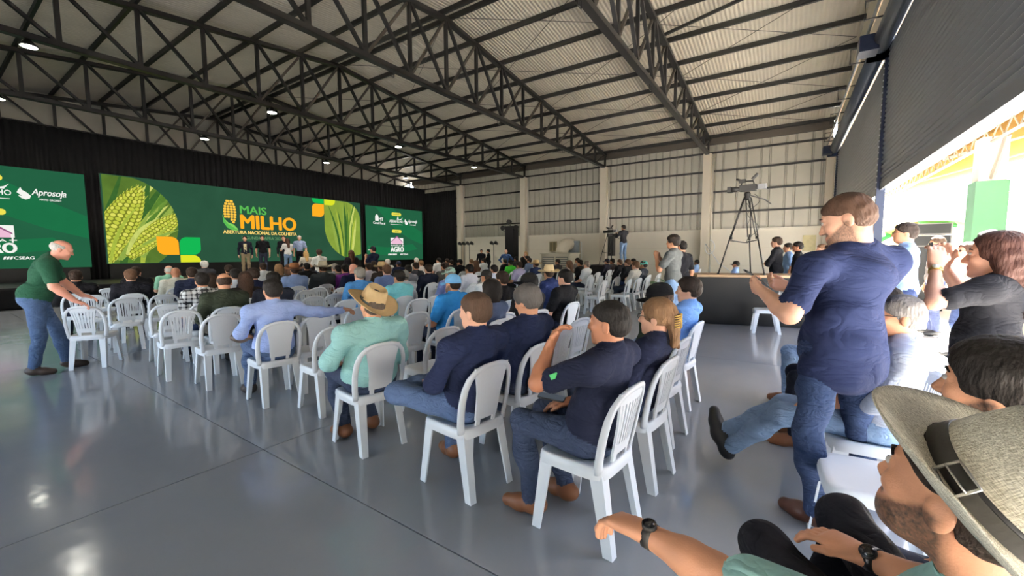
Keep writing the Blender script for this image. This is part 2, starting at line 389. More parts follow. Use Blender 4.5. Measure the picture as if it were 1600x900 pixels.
# ------------------------------------------------------------------ LED screens
XL = -21.25
E_txtw = emit('screen white', (244, 246, 240), .8)
E_orange = emit('screen orange', (252, 172, 36), .84); E_lime = emit('screen lime', (222, 228, 44), .8)
E_green = emit('screen bright green', (22, 184, 84), .8); E_mais = emit('screen leaf green', (92, 188, 84), .8)
E_cream = emit('screen cream yellow', (250, 214, 120), .84); E_pale = emit('screen pale green', (112, 158, 110), .76)
E_bg = emit('screen deep green', (44, 84, 62), .8, .22, .5); E_bg2 = emit('screen side green', (36, 96, 66), .8, .2, .45)
E_sw = emit('screen swoosh green', (30, 112, 70), .8, .1, .8); E_pink = emit('screen pink', (238, 190, 214), .8); E_plum = emit('screen plum', (150, 90, 130), .8)
E_yel = emit('screen pill yellow', (240, 226, 84), .8)
_fc = {}
def text_obj(name, body, size, y, z, m, parent, wfit=None, hfit=None, bold=0.0, shear=0.0, off=.012, align='LEFT'):
    c = bpy.data.curves.new(name, 'FONT'); c.body = body; c.size = size; c.shear = shear; c.resolution_u = 3; c.extrude = .002
    o = bpy.data.objects.new(name, c)
    me = bpy.data.meshes.new_from_object(o); bpy.data.objects.remove(o); bpy.data.curves.remove(c)
    n = len(me.vertices); co = np.zeros(n * 3); me.vertices.foreach_get('co', co); co = co.reshape(-1, 3)
    lo, hi = co.min(0), co.max(0)
    sx = (wfit / (hi[0] - lo[0])) if wfit else 1; sy = (hfit / (hi[1] - lo[1])) if hfit else sx
    if wfit and not hfit: sy = sx
    x = (co[:, 0] - lo[0]) * sx; 
    if align == 'CENTER': x -= (hi[0] - lo[0]) * sx / 2
    new = np.stack([co[:, 2] + off, x, (co[:, 1] - lo[1]) * sy], 1)
    if bold:                                                     # heavier strokes: the glyphs laid over themselves, slightly shifted
        fs = [tuple(p.vertices) for p in me.polygons]; b = (hfit or .2) * bold * 1.6; V_, F_ = [], []
        for k, (dx, dy) in enumerate(((-b, 0), (b, 0), (0, b * .6), (0, -b * .6))):
            V_ += (new + np.array([k * .0003, dx, dy])).tolist(); F_ += [tuple(i + k * n for i in f) for f in fs]
        bpy.data.meshes.remove(me); me = bpy.data.meshes.new(name); me.from_pydata(V_, [], F_)
    else: me.vertices.foreach_set('co', new.ravel())
    me.materials.clear(); me.materials.append(m); me.update()
    o = link(name, me, parent, (0, y, z)); return o
def clip(poly, region):
    out = [tuple(p) for p in poly]; n = len(region)
    for i in range(n):
        a, b = region[i], region[(i + 1) % n]; inp, out = out, []
        f = lambda p: (b[0] - a[0]) * (p[1] - a[1]) - (b[1] - a[1]) * (p[0] - a[0])
        for j in range(len(inp)):
            p, q = inp[j], inp[(j + 1) % len(inp)]; fp, fq = f(p), f(q)
            if fp >= 0: out.append(p)
            if fp * fq < 0: t = fp / (fp - fq); out.append((p[0] + t * (q[0] - p[0]), p[1] + t * (q[1] - p[1])))
        if not out: return []
    return out
def flat(mb, poly, x, th=.003):
    n = len(poly)
    if n < 3: return
    vs_ = [V(x, a, b) for a, b in poly] + [V(x + th, a, b) for a, b in poly]
    mb.quadmesh(vs_, [tuple(range(n, 2 * n)), tuple(range(n - 1, -1, -1))] + [(i, (i + 1) % n, (i + 1) % n + n, i + n) for i in range(n)])
def arc(cx, cy, r, a0, a1, n=16, ry=None):
    return [(cx + r * math.cos(R(a0 + (a1 - a0) * i / n)), cy + (ry or r) * math.sin(R(a0 + (a1 - a0) * i / n))) for i in range(n + 1)]
def leafbox(y0, z0, y1, z1, r, corners):
    """box with some rounded corners; corners subset of 'bl','br','tr','tl'"""
    P = []
    P += arc(y0 + r, z0 + r, r, 180, 270, 10) if 'bl' in corners else [(y0, z0)]
    P += arc(y1 - r, z0 + r, r, 270, 360, 10) if 'br' in corners else [(y1, z0)]
    P += arc(y1 - r, z1 - r, r, 0, 90, 10) if 'tr' in corners else [(y1, z1)]
    P += arc(y0 + r, z1 - r, r, 90, 180, 10) if 'tl' in corners else [(y0, z1)]
    return P
def part_flat(name, poly, x, m, parent):
    mb = MB(); flat(mb, poly, x); return mb.build(name, m, parent)
def screen(y0, y1, z0, z1, label, m):
    e = tag(empty('led_screen', (XL, 0, 0)), label, 'led screen', 'stage screens')
    MB().box((-.12, y0, z0), (0, y1, z1)).build('panel', m, e)
    MB().box((-.14, y0 + .05, SZ), (-.02, y1 - .05, z0)).build('plinth', M_black, e)
    MB().box((-.16, y0 - .02, z0 - .02), (-.12, y1 + .02, z1 + .02)).build('frame', M_black, e)
    return e
# main screen
ms = screen(4.25, 15.36, 1.16, 4.52, 'wide central screen with corn pictures reading MAIS MILHO', E_bg)
CR = [(4.27, 1.18)] + arc(4.7, 2.68, 1.78, -54, 76, 24, 1.86) + [(4.27, 4.5)]
part_flat('corn_picture', CR, .003, emit('screen leaf shade', (92, 124, 50), .76, .35, 1.5), ms)
LEAFC = [(172, 190, 70), (92, 134, 52), (206, 216, 112), (62, 106, 48), (150, 176, 76), (112, 150, 60)]
r = random.Random(3)
def blade(p0, p1, bend, wd, region, x, m, parent):
    n = 12; L = []; Rr = []
    for i in range(n + 1):
        t = i / n; px = p0[0] + (p1[0] - p0[0]) * t; py = p0[1] + (p1[1] - p0[1]) * t
        dx, dy = unit((p1[0] - p0[0], p1[1] - p0[1], 0))[:2]; o = bend * math.sin(math.pi * t); h = wd * math.sin(math.pi * min(1, t * .85 + .15)) ** .8 * .5
        L.append((px - dy * (o + h), py + dx * (o + h))); Rr.append((px - dy * (o - h), py + dx * (o - h)))
    mb = MB()
    for i in range(n):
        flat(mb, clip([Rr[i], Rr[i + 1], L[i + 1], L[i]], region), x)
    if mb.f: mb.build('leaf_blade', m, parent)
EL = [emit('screen leaf tone %d' % i, c, .76, .25, 6) for i, c in enumerate(LEAFC)]
for i in range(26):
    a = r.uniform(4.2, 6.4); blade((a - .9, r.uniform(.9, 2.2)), (a + r.uniform(.1, .9), r.uniform(2.8, 4.9)), r.uniform(-.3, .3), r.uniform(.12, .34), CR, .006 + i * .0003, EL[i % 6], ms)
def cob(p0, p1, wd, region, x, cols, parent, rows=8, n=20):
    p0 = V(*p0); p1 = V(*p1); d = (p1 - p0); L = np.linalg.norm(d); d = d / L; q = V(-d[1], d[0])
    out = []
    for i in range(25):
        t = i / 24; h = wd / 2 * (math.sin(math.pi * (0.16 + .84 * t) ) ** .55 if t < .999 else 0)
        out.append((t, h))
    poly = [tuple(p0 + d * L * t + q * h) for t, h in out][::-1] + [tuple(p0 + d * L * t - q * h) for t, h in out]
    poly = [(a, b) for a, b in poly]
    mb = MB(); cc = clip(poly[::-1] if False else poly, region)
    flat(mb, cc, x); 
    mb.build('corn_cob', cols[0], parent)
    mb = MB(); mb2 = MB()
    for i in range(n):
        t = (i + .5) / n; h = wd / 2 * math.sin(math.pi * (0.16 + .84 * t)) ** .55
        for k in range(rows):
            u0 = math.sin((k / rows - .5) * math.pi); u1 = math.sin(((k + 1) / rows - .5) * math.pi)
            c = p0 + d * L * (t + (.5 / n if k % 2 else 0)) + q * h * (u0 + u1) / 2
            a, b = L / n * .46, h * (u1 - u0) * .46
            K = [tuple(c + d * a * math.cos(2 * math.pi * j / 8) + q * b * math.sin(2 * math.pi * j / 8)) for j in range(8)]
            K = clip(K, region); flat(mb if (i + k) % 3 else mb2, K, x + .003)
    for mm, col in ((mb, cols[1]), (mb2, cols[2])):
        if mm.f: mm.build('corn_kernels', col, parent)['kind'] = 'stuff'
EC = [emit('screen cob shade', (128, 136, 44), .76), emit('screen kernel', (196, 204, 72), .8), emit('screen kernel bright', (222, 222, 96), .8)]
cob((4.05, 1.35), (5.35, 4.15), 1.1, CR, .02, EC, ms)
cob((4.75, 1.5), (6.62, 3.2), .78, CR, .028, EC, ms)
for i in range(9):
    a = .25 * i; blade((4.3 + a * .5, 1.1 + .1 * i), (5.3 + a * .6, 3.5 - .12 * i), r.uniform(-.2, .25), r.uniform(.1, .2), CR, .034 + i * .0003, EL[(i * 2) % 6], ms) if i % 2 == 0 else None
part_flat('leaf_logo_orange', leafbox(5.73, 1.5, 6.45, 2.24, .26, ('bl', 'tr')), .04, E_orange, ms)
part_flat('leaf_logo_green', leafbox(6.48, 1.5, 7.22, 2.24, .26, ('br', 'tl')), .04, E_green, ms)
part_flat('leaf_logo_lime', leafbox(6.48, 1.18, 7.2, 1.48, .29, ('tr',)), .04, E_lime, ms)
# right picture
RR = arc(14.95, 3.0, 1.9, 180, 248, 14, 1.8) + [(14.36, 1.27)] + [(15.3, 1.5), (15.3, 3.6)] + arc(14.3, 3.55, 1.0, 5, 90, 12, .95) + [(13.05, 4.5)]
part_flat('leaf_picture', RR, .003, emit('screen corn leaf', (140, 166, 64), .76, .3, 1.2), ms)
for i in range(22):
    a = r.uniform(13.2, 15.2); blade((14.3 + (a - 14.3) * .35, 1.1), (a, r.uniform(3.4, 4.7)), (a - 14.3) * .12 + r.uniform(-.1, .1), r.uniform(.08, .24), RR, .006 + i * .0003, EL[(i * 5) % 6], ms)
part_flat('leaf_logo_orange', leafbox(12.34, 3.53, 13.02, 4.22, .24, ('tl', 'br')), .04, E_orange, ms)
part_flat('leaf_logo_green', leafbox(12.36, 4.25, 13.02, 4.5, .2, ('bl',)), .04, E_green, ms)
part_flat('leaf_logo_lime', leafbox(13.06, 4.2, 13.7, 4.5, .26, ('br',)), .04, E_lime, ms)
# logo: ear of corn
mb = MB()
for i in range(9):
    zc = 2.98 + i * .118; hw = .27 * math.sqrt(max(.05, 1 - ((zc - 3.42) / .62) ** 2))
    n = 4 if 1 <= i <= 6 else (3 if i < 8 else 2)
    for k in range(n):
        yc = 8.44 - hw + (k + .5) * 2 * hw / n
        if zc < 3.25 and yc < 8.36 - (3.25 - zc) * -.4 and zc < 3.12: continue
        flat(mb, leafbox(yc - hw / n * .86, zc - .05, yc + hw / n * .86, zc + .05, .03, ('bl', 'br', 'tl', 'tr')), .01)
mb.build('corn_logo_kernels', emit('screen logo kernel', (250, 196, 70), .84), ms)
part_flat('corn_logo_leaf', [(8.13, 3.3), (8.16, 2.95), (8.3, 2.72), (8.5, 2.62), (8.72, 2.6), (8.62, 2.74), (8.42, 2.86), (8.25, 3.02)], .013, E_mais, ms)
part_flat('corn_logo_leaf', [(8.2, 3.12), (8.34, 2.96), (8.56, 2.88), (8.72, 2.7), (8.74, 2.62), (8.5, 2.78), (8.3, 2.92)], .016, emit('screen leaf light', (130, 210, 96), .8), ms)
text_obj('title_text', 'MAIS', 1, 8.87, 3.41, E_mais, ms, 1.15, .36, .02)
text_obj('title_text', 'MILHO', 1, 8.88, 2.71, E_orange, ms, 2.56, .64, .035)
text_obj('subtitle_text', 'ABERTURA NACIONAL DA COLHEITA', 1, 8.13, 2.46, E_cream, ms, 3.33, .15, .03)
text_obj('subtitle_text', 'SEGUNDA SAFRA 2025', 1, 8.87, 2.21, E_pale, ms, 1.86, .14, 0)

def side_screen(y0, y1, z0, z1, label):
    e = screen(y0, y1, z0, z1, label, E_bg2); yc = (y0 + y1) / 2; k = (y1 - y0) / 4.55
    sw = [(y0 + .6, z1 - .02), (y0 + 2.0, z1 - .02), (y1 - 1.2, z1 - .9), (y1 - .02, z1 - 1.5), (y1 - .02, z1 - 2.3), (y1 - 1.0, z1 - 2.0), (y0 + 2.2, z1 - 1.4)]
    part_flat('background_swoosh', sw, .002, E_sw, e)
    part_flat('background_swoosh', [(y0 + .02, z0 + .9), (y0 + 1.5, z0 + .8), (y1 - .9, z0 + 1.05), (y1 - .5, z0 + .7), (y0 + 1.6, z0 + .3), (y0 + .02, z0 + .4)], .002, E_sw, e)
    for zc, s in ((z0 + 2.95, 'REALIZAÇÃO'), (z0 + 1.85, 'APOIO')):
        part_flat('pill', leafbox(yc - .39, zc - .1, yc + .39, zc + .1, .099, ('bl', 'br', 'tl', 'tr')), .006, E_yel, e)
        text_obj('pill_text', s, 1, yc, zc - .045, E_bg2, e, .5 if len(s) > 6 else .3, .09, 0, 0, .012, 'CENTER')
    zl = z0 + 2.42
    # first logo: barn shape + words
    part_flat('logo_mark', [(yc - 1.66, zl + .02), (yc - 1.42, zl + .02), (yc - 1.42, zl + .3), (yc - 1.46, zl + .38), (yc - 1.54, zl + .42), (yc - 1.62, zl + .36), (yc - 1.66, zl + .26)], .006, E_txtw, e)
    text_obj('logo_text', 'MT', 1, yc - 1.4, zl + .03, E_txtw, e, .34, .2, .02)
    text_obj('logo_text', 'Canal Rural', 1, yc - 1.82, zl - .18, E_txtw, e, .9, .14, .015)
    text_obj('logo_text', 'ABRAMILHO', 1, yc - .58, zl - .02, E_txtw, e, 1.12, .17, .01)
    part_flat('logo_mark', [(yc + .02, zl + .18), (yc + .12, zl + .42), (yc + .2, zl + .2), (yc + .4, zl + .26), (yc + .52, zl + .36), (yc + .4, zl + .18)], .006, E_txtw, e)
    part_flat('logo_rule', [(yc - .5, zl - .14), (yc + .5, zl - .14), (yc + .5, zl - .12), (yc - .5, zl - .12)], .006, E_txtw, e)
    def drop(cy, cz, s):
        pts = [(cy + s * a, cz + s * b) for a, b in ((-.16, .1), (-.1, .2), (-.07, .1), (.04, .02), (.14, -.1), (.1, -.2), (0, -.24), (-.1, -.2), (-.18, -.1), (-.08, -.12), (-.2, 0))]
        part_flat('logo_mark', pts, .006, E_txtw, e)
    drop(yc + .84, zl + .1, .9)
    text_obj('logo_text', 'Aprosoja', 1, yc + .98, zl - .02, E_txtw, e, .8, .28, .012, .3)
    text_obj('logo_text', 'MATO GROSSO', 1, yc + 1.15, zl - .12, E_txtw, e, .5, .06, .02)
    # AGRO block
    zh = z0 + 1.02
    part_flat('agro_plate', [(yc - .52, zh), (yc + .52, zh), (yc + .52, zh + .4), (yc - .52, zh + .4)], .006, E_txtw, e)
    part_flat('agro_roof', [(yc - .5, zh), (yc + .44, zh), (yc + .44, zh + .14), (yc, zh + .5), (yc - .44, zh + .14)], .01, E_pink, e)
    part_flat('agro_roof_line', [(yc - .52, zh + .1), (yc, zh + .46), (yc + .48, zh + .1), (yc + .48, zh + .15), (yc, zh + .54), (yc - .52, zh + .15)], .012, E_plum, e)
    text_obj('agro_text', 'FAMÍLIA', 1, yc - .5, zh - .14, E_txtw, e, .84, .11, .02)
    part_flat('agro_cross', [(yc + .4, zh - .1), (yc + .56, zh - .1), (yc + .56, zh - .07), (yc + .4, zh - .07)], .008, E_txtw, e)
    part_flat('agro_cross', [(yc + .45, zh - .17), (yc + .49, zh - .17), (yc + .49, zh - .0), (yc + .45, zh - .0)], .01, E_txtw, e)
    text_obj('agro_text', 'AGRO', 1, yc, zh - .5, E_txtw, e, 1.06, .32, .045, 0, .012, 'CENTER')
    for i in range(6):
        part_flat('sponsor_mark', [(yc - .75 + i * .12, zh - .72), (yc - .66 + i * .12, zh - .72), (yc - .64 + i * .12, zh - .62), (yc - .73 + i * .12, zh - .62)], .006, E_txtw, e)
    for i in range(3):
        part_flat('sponsor_mark', [(yc + .22 + i * .07, zh - .72), (yc + .27 + i * .07, zh - .72), (yc + .31 + i * .07, zh - .62), (yc + .26 + i * .07, zh - .62)], .006, E_txtw, e)
    text_obj('sponsor_text', 'CSEAG', 1, yc + .46, zh - .72, E_txtw, e, .44, .1, .03)
    return e
side_screen(-.72, 3.82, 1.06, 4.4, 'left green screen with sponsor logos, cut by the picture edge')
side_screen(15.8, 20.32, 1.12, 4.45, 'right green screen with sponsor logos beside the side curtain')

# ------------------------------------------------------------------ white monobloc chairs
def back_pt(y, z, o=0.0):
    x = -.185 - .085 * max(0, (z - .43) / .41) ** 1.0 + .03 * (y / .2) ** 2 - o
    return V(x, y, z)
def arch(t):
    """t in -1..1 -> (y,z) of the outer hoop"""
    a = abs(t); s = 1 if t > 0 else -1
    pts = [(0, .822), (.07, .818), (.125, .797), (.165, .755), (.188, .69), (.195, .6), (.19, .5), (.178, .41)]
    f = a * (len(pts) - 1); i = min(int(f), len(pts) - 2); u = f - i
    return s * (pts[i][0] * (1 - u) + pts[i + 1][0] * u), pts[i][1] * (1 - u) + pts[i + 1][1] * u
def sheet(mb, fn, us, vs_, th):
    nu, nv = len(us), len(vs_); P = [fn(u, v, 0) for u in us for v in vs_] + [fn(u, v, th) for u in us for v in vs_]
    N = nu * nv; fs = []
    for i in range(nu - 1):
        for j in range(nv - 1):
            a = i * nv + j; b = a + nv; fs += [(a, b, b + 1, a + 1), (a + N, a + 1 + N, b + 1 + N, b + N)]
    for i in range(nu - 1):
        a = i * nv; b = a + nv; fs.append((a, a + N, b + N, b)); a += nv - 1; b += nv - 1; fs.append((a, b, b + N, a + N))
    for j in range(nv - 1):
        a = j; fs.append((a, a + 1, a + 1 + N, a + N)); a = (nu - 1) * nv + j; fs.append((a, a + N, a + 1 + N, a + 1))
    mb.quadmesh(P, fs)
def splat_w(z): # half width of the centre panel
    t = (z - .44) / .37
    return .088 + .022 * t + .07 * max(0, t - .5) ** 1.3
def chair_meshes(kind):
    out = []
    # seat: rounded slab with rolled rim
    def outline(s, n=28):
        P = []
        for i in range(n):
            a = 2 * math.pi * i / n; c, d = math.cos(a), math.sin(a); e = .38
            x = .2 * math.copysign(abs(c) ** e, c); y = (.2 + .012 * c) * math.copysign(abs(d) ** e, d)
            P.append((x * s, y * s))
        return P
    mb = MB(); rings = [(1.0, .375), (1.02, .405), (1.0, .432), (.95, .44), (.8, .432), (.5, .425), (.0, .423)]
    n = 28; vs_ = []
    for s, z in rings: vs_ += [V(x, y, z + (.012 * max(0, x / .2) ** 4 * -1)) for x, y in outline(max(s, .02))]
    fs = [(i * n + k, i * n + (k + 1) % n, (i + 1) * n + (k + 1) % n, (i + 1) * n + k) for i in range(len(rings) - 1) for k in range(n)]
    fs.append(tuple((len(rings) - 1) * n + k for k in range(n)))
    under = [(1.0, .375), (.93, .378), (.92, .41), (.02, .41)]; o = len(vs_)
    for s, z in under: vs_ += [V(x, y, z) for x, y in outline(s)]
    fs += [(o + i * n + (k + 1) % n, o + i * n + k, o + (i + 1) * n + k, o + (i + 1) * n + (k + 1) % n) for i in range(3) for k in range(n)]
    mb.quadmesh(vs_, fs); out.append(('seat', mb.mesh('seat', M_white, True)))
    # hoop
    mb = MB(); N = 33; prof = [(-.0155, 0), (-.0125, .012), (0, .015), (.0125, .012), (.0155, 0), (.0125, -.009), (0, -.011), (-.0125, -.009)]
    vs_ = []
    for i in range(N):
        t = -1 + 2 * i / (N - 1); y, z = arch(t); y2, z2 = arch(min(1, t + .02)); y1, z1 = arch(max(-1, t - .02))
        tg = unit((y2 - y1, z2 - z1, 0)); nx = (-tg[1], tg[0]); w_ = 1.0 + .35 * abs(t)
        for a, b in prof: vs_.append(back_pt(y + nx[0] * a * w_, z + nx[1] * a * w_, b))
    m = len(prof)
    fs = [(i * m + k, (i + 1) * m + k, (i + 1) * m + (k + 1) % m, i * m + (k + 1) % m) for i in range(N - 1) for k in range(m)]
    fs += [tuple(range(m)), tuple((N - 1) * m + k for k in range(m - 1, -1, -1))]
    mb.quadmesh(vs_, fs); out.append(('back_frame', mb.mesh('back_frame', M_white, True)))
    # splat
    mb = MB(); f = lambda u, z, th: back_pt(u * splat_w(z), z, th - .006)
    uu = list(np.linspace(-1, 1, 9))
    if kind == 'solid':
        zz = [.475, .5, .55, .6, .65, .7, .75, .79, .815]
        sheet(mb, f, uu, zz, .012)
        for s in (-1, 1): sheet(mb, lambda u, z, th: back_pt(u, z, th - .012), [s * splat_w(.6) * .0 + s * .082, s * .09], [.5, .6, .7, .78], .02) if False else None
    else:
        sheet(mb, f, uu, [.475, .495, .515, .53], .012); sheet(mb, f, uu, [.75, .77, .79, .815], .012)
        for s in (-1, 1): sheet(mb, lambda u, z, th: back_pt(s * splat_w(z) * (u if s > 0 else (1.84 - u)), z, th - .006), [.84, 1.0], [.52, .58, .64, .7, .76], .012)
    mb2 = mb
    # foot of the splat: arch over a small hole, down to the seat
    for s in (-1, 1): sheet(mb2, lambda u, z, th: back_pt(s * u if s > 0 else u - .134, z, th - .006), [.052, .082], [.425, .45, .48], .012)
    out.append(('splat', mb2.mesh('splat', M_white, False)))
    if kind != 'solid':
        for i in range(6):
            u0 = -.7 + i * 1.4 / 5; mb = MB()
            sheet(mb, lambda u, z, th: back_pt(u * splat_w(z), z, th - .004), [u0 - .085, u0 + .085], [.525, .6, .68, .755], .009)
            out.append(('slat', mb.mesh('slat', M_white, False)))
    # legs: tapered angle section
    for (tx, ty, bx, by) in ((.165, .172, .205, .2), (.165, -.172, .205, -.2), (-.165, .16, -.235, .172), (-.165, -.16, -.235, -.172)):
        mb = MB(); sx = 1 if bx > 0 else -1; sy = 1 if by > 0 else -1; vs_ = []
        for z, w_, f_ in ((.41, .062, 0), (.2, .05, .5), (0, .04, 1)):
            cx = tx + (bx - tx) * f_; cy = ty + (by - ty) * f_; th = .011
            P = [(.012, .012), (-w_, .012), (-w_, .012 - th), (.012 - th, .012 - th), (.012 - th, -w_ * .85), (.012, -w_ * .85)]
            for a, b in P: vs_.append(V(cx + sx * a, cy + sy * b, z))
        n = 6; fs = [(i * n + k, i * n + (k + 1) % n, (i + 1) * n + (k + 1) % n, (i + 1) * n + k) for i in range(2) for k in range(n)]
        fs += [(0, 3, 2, 1), (0, 5, 4, 3), (12, 13, 14, 15), (12, 15, 16, 17)]
        mb.quadmesh(vs_, fs); out.append(('leg', mb.mesh('leg', M_white, False)))
    return out
CH = {k: chair_meshes(k) for k in ('slot', 'solid')}
def joined(parts, name):
    v = []; f = []; o = 0; sm = []
    for nm, me in parts:
        n = len(me.vertices); co = np.zeros(n * 3); me.vertices.foreach_get('co', co); v += co.reshape(-1, 3).tolist()
        f += [tuple(i + o for i in p.vertices) for p in me.polygons]; sm += [p.use_smooth for p in me.polygons]; o += n
    me = bpy.data.meshes.new(name); me.from_pydata(v, [], f); me.materials.append(M_white); me.polygons.foreach_set('use_smooth', sm); me.update(); return me
CHJ = {k: joined(CH[k], 'plastic_chair') for k in CH}
def depth(x, y): return -x * .559 + y * .829
CHAIRS = []
def chair(x, y, rz, kind, label, group='white plastic chairs in rows'):
    """x,y = seat centre; facing +x when rz = 0"""
    CHAIRS.append((x, y))
    if depth(x, y) > 7.5:
        o = link('plastic_chair', CHJ[kind], None, (x, y, 0), rz)
    else:
        o = empty('plastic_chair', (x, y, 0), rz); fr = None
        sp = None
        for nm, me in CH[kind]:
            if nm == 'slat': link('slat', me, sp)
            else:
                c = link(nm, me, o)
                if nm == 'splat': sp = c
    return tag(o, label, 'chair', group)
# ------------------------------------------------------------------ people: signed-distance figures meshed with surface nets
SKIN, SHIRT, PANTS, SHOE, BEARD, LIP, EYE, UNDER = range(8)
class SDF:
    def __init__(s): s.p = []
    def cone(s, g, a, b, ra, rb, k=.03, sq=None, op='u'):
        s.p.append(('c', g, np.asarray(a, float), np.asarray(b, float), ra, rb, k, sq, op)); return s
    def ell(s, g, c, r, fr=None, k=.03, op='u'):
        s.p.append(('e', g, np.asarray(c, float), np.asarray(r, float), fr, 0, k, None, op)); return s
    def half(s, g, pts_n, op='cut'):
        """cut by intersection of half spaces [(point, outward normal)...]: region where all (p-point).n<0 is removed"""
        s.p.append(('h', g, pts_n, None, None, 0, 0, None, op)); return s
    def mesh(s, h, folds=None, pad=.03, fine=()):
        lo = np.full(3, 1e9); hi = np.full(3, -1e9)
        for q in s.p:
            if q[8] != 'u': continue
            if q[0] == 'c': r_ = max(q[4], q[5]); lo = np.minimum(lo, np.minimum(q[2], q[3]) - r_); hi = np.maximum(hi, np.maximum(q[2], q[3]) + r_)
            else: r_ = max(q[3]); lo = np.minimum(lo, q[2] - r_); hi = np.maximum(hi, q[2] + r_)
        lo -= pad; hi += pad
        v, q, f = s.grid(lo, hi, h, folds)
        for c, hf, h2 in fine:      # re-mesh small boxes (head, hands) on a finer grid
            c = np.asarray(c, float); hf = np.asarray(hf, float)
            cen = v[q].mean(1); keep = ~np.all(np.abs(cen - c) < hf - .6 * h, 1); q = q[keep]; f = f[keep]
            v2, q2, f2 = s.grid(c - hf, c + hf, h2, folds)
            q = np.concatenate([q, q2 + len(v)]); v = np.concatenate([v, v2]); f = np.concatenate([f, f2])
        used = np.unique(q); remap = np.full(len(v), -1); remap[used] = np.arange(len(used))
        return v[used], remap[q], f
    def grid(s, lo, hi, h, folds):
        dim = np.ceil((hi - lo) / h).astype(int) + 1
        ax = [lo[i] + h * np.arange(dim[i]) for i in range(3)]
        gs = sorted({q[1] for q in s.p}); F = {g: np.full(dim, .5, np.float32) for g in gs}
        for q in s.p:
            kind, g, a, b, ra, rb, k, sq, op = q
            if kind == 'h': sl = [slice(0, d) for d in dim]
            else:
                if kind == 'c': r_ = max(ra, rb); l_ = np.minimum(a, b) - r_; u_ = np.maximum(a, b) + r_
                else: r_ = max(b); l_ = a - r_; u_ = a + r_
                m_ = max(.035, k * 1.2) + 2 * h
                if np.any(u_ + m_ < lo) or np.any(l_ - m_ > lo + h * (dim - 1)): continue
                i0 = np.clip(np.floor((l_ - m_ - lo) / h).astype(int), 0, dim - 1); i1 = np.clip(np.ceil((u_ + m_ - lo) / h).astype(int) + 1, 1, dim)
                sl = [slice(i0[i], i1[i]) for i in range(3)]
            X = ax[0][sl[0]][:, None, None]; Y = ax[1][sl[1]][None, :, None]; Z = ax[2][sl[2]][None, None, :]
            if kind == 'c':
                px, py, pz = X - a[0], Y - a[1], Z - a[2]; ba = b - a
                if sq is not None:
                    n_, f_ = sq; dd = (px * n_[0] + py * n_[1] + pz * n_[2])
                    bd = ba @ n_; ba = ba + n_ * bd * (f_ - 1)
                    px = px + n_[0] * dd * (f_ - 1); py = py + n_[1] * dd * (f_ - 1); pz = pz + n_[2] * dd * (f_ - 1)
                l2 = ba @ ba + 1e-12; t = np.clip((px * ba[0] + py * ba[1] + pz * ba[2]) / l2, 0, 1)
                d = np.sqrt((px - t * ba[0]) ** 2 + (py - t * ba[1]) ** 2 + (pz - t * ba[2]) ** 2) - (ra + (rb - ra) * t)
                if sq is not None: d = d / max(1, (sq[1] * .5 + .5))
            elif kind == 'e':
                fr = ra if ra is not None else np.eye(3); px, py, pz = X - a[0], Y - a[1], Z - a[2]
                q3 = [px * fr[i][0] + py * fr[i][1] + pz * fr[i][2] for i in range(3)]
                k0 = np.sqrt(sum((q3[i] / b[i]) ** 2 for i in range(3))); k1 = np.sqrt(sum((q3[i] / b[i] ** 2) ** 2 for i in range(3))) + 1e-9
                d = k0 * (k0 - 1) / k1
            else:
                d = None
                for p_, n_ in a:
                    e = (X - p_[0]) * n_[0] + (Y - p_[1]) * n_[1] + (Z - p_[2]) * n_[2]
                    d = e if d is None else np.maximum(d, e)
            f = F[g][tuple(sl)]
            if op == 'cut': F[g][tuple(sl)] = np.maximum(f, -d)
            else:
                hh = np.clip(.5 + .5 * (f - d) / k, 0, 1)
                F[g][tuple(sl)] = f + (d - f) * hh - k * hh * (1 - hh)
        if folds:
            X, Y, Z = ax[0][:, None, None], ax[1][None, :, None], ax[2][None, None, :]
            for g, amp, fr in folds:
                if g in F:
                    ph = 2.3 * np.sin(7 * Y + 3 * X) + 1.7 * np.sin(9 * X - 4 * Z + 1)
                    F[g] += (amp * (np.sin(fr * (Z + .45 * Y - .3 * X) + ph) * .6 + np.sin(fr * .63 * (Z - .6 * Y + .4 * X) + 1.3 * ph + 2) * .5 + .35 * np.sin(fr * 1.7 * (Y + .5 * Z) + ph))).astype(np.float32)
        G = [F[g] for g in gs]; T = G[0]
        for g in G[1:]: T = np.minimum(T, g)
        ins = T < 0
        n = np.array(T.shape) - 1
        cs = np.zeros(n, np.int8)
        for dx in (0, 1):
            for dy in (0, 1):
                for dz in (0, 1): cs += ins[dx:dx + n[0], dy:dy + n[1], dz:dz + n[2]]
        act = (cs > 0) & (cs < 8); idx = np.full(n, -1, np.int64); ii = np.argwhere(act); idx[act] = np.arange(len(ii))
        acc = np.zeros((len(ii), 3)); cnt = np.zeros(len(ii))
        C = [(a_, b_, c_) for a_ in (0, 1) for b_ in (0, 1) for c_ in (0, 1)]
        vals = {c: T[ii[:, 0] + c[0], ii[:, 1] + c[1], ii[:, 2] + c[2]] for c in C}
        for c in C:
            for axn in range(3):
                if c[axn] == 0:
                    e = list(c); e[axn] = 1; e = tuple(e); va, vb = vals[c], vals[e]; m = (va < 0) != (vb < 0)
                    t = va[m] / (va[m] - vb[m]); p = np.tile(np.array(c, float), (m.sum(), 1)); p[:, axn] = t
                    acc[m] += p; cnt[m] += 1
        v = (ii + acc / cnt[:, None]) * h + lo
        lab = np.stack([sum(g[ii[:, 0] + c[0], ii[:, 1] + c[1], ii[:, 2] + c[2]] for c in C) for g in G], 1)
        quads = []
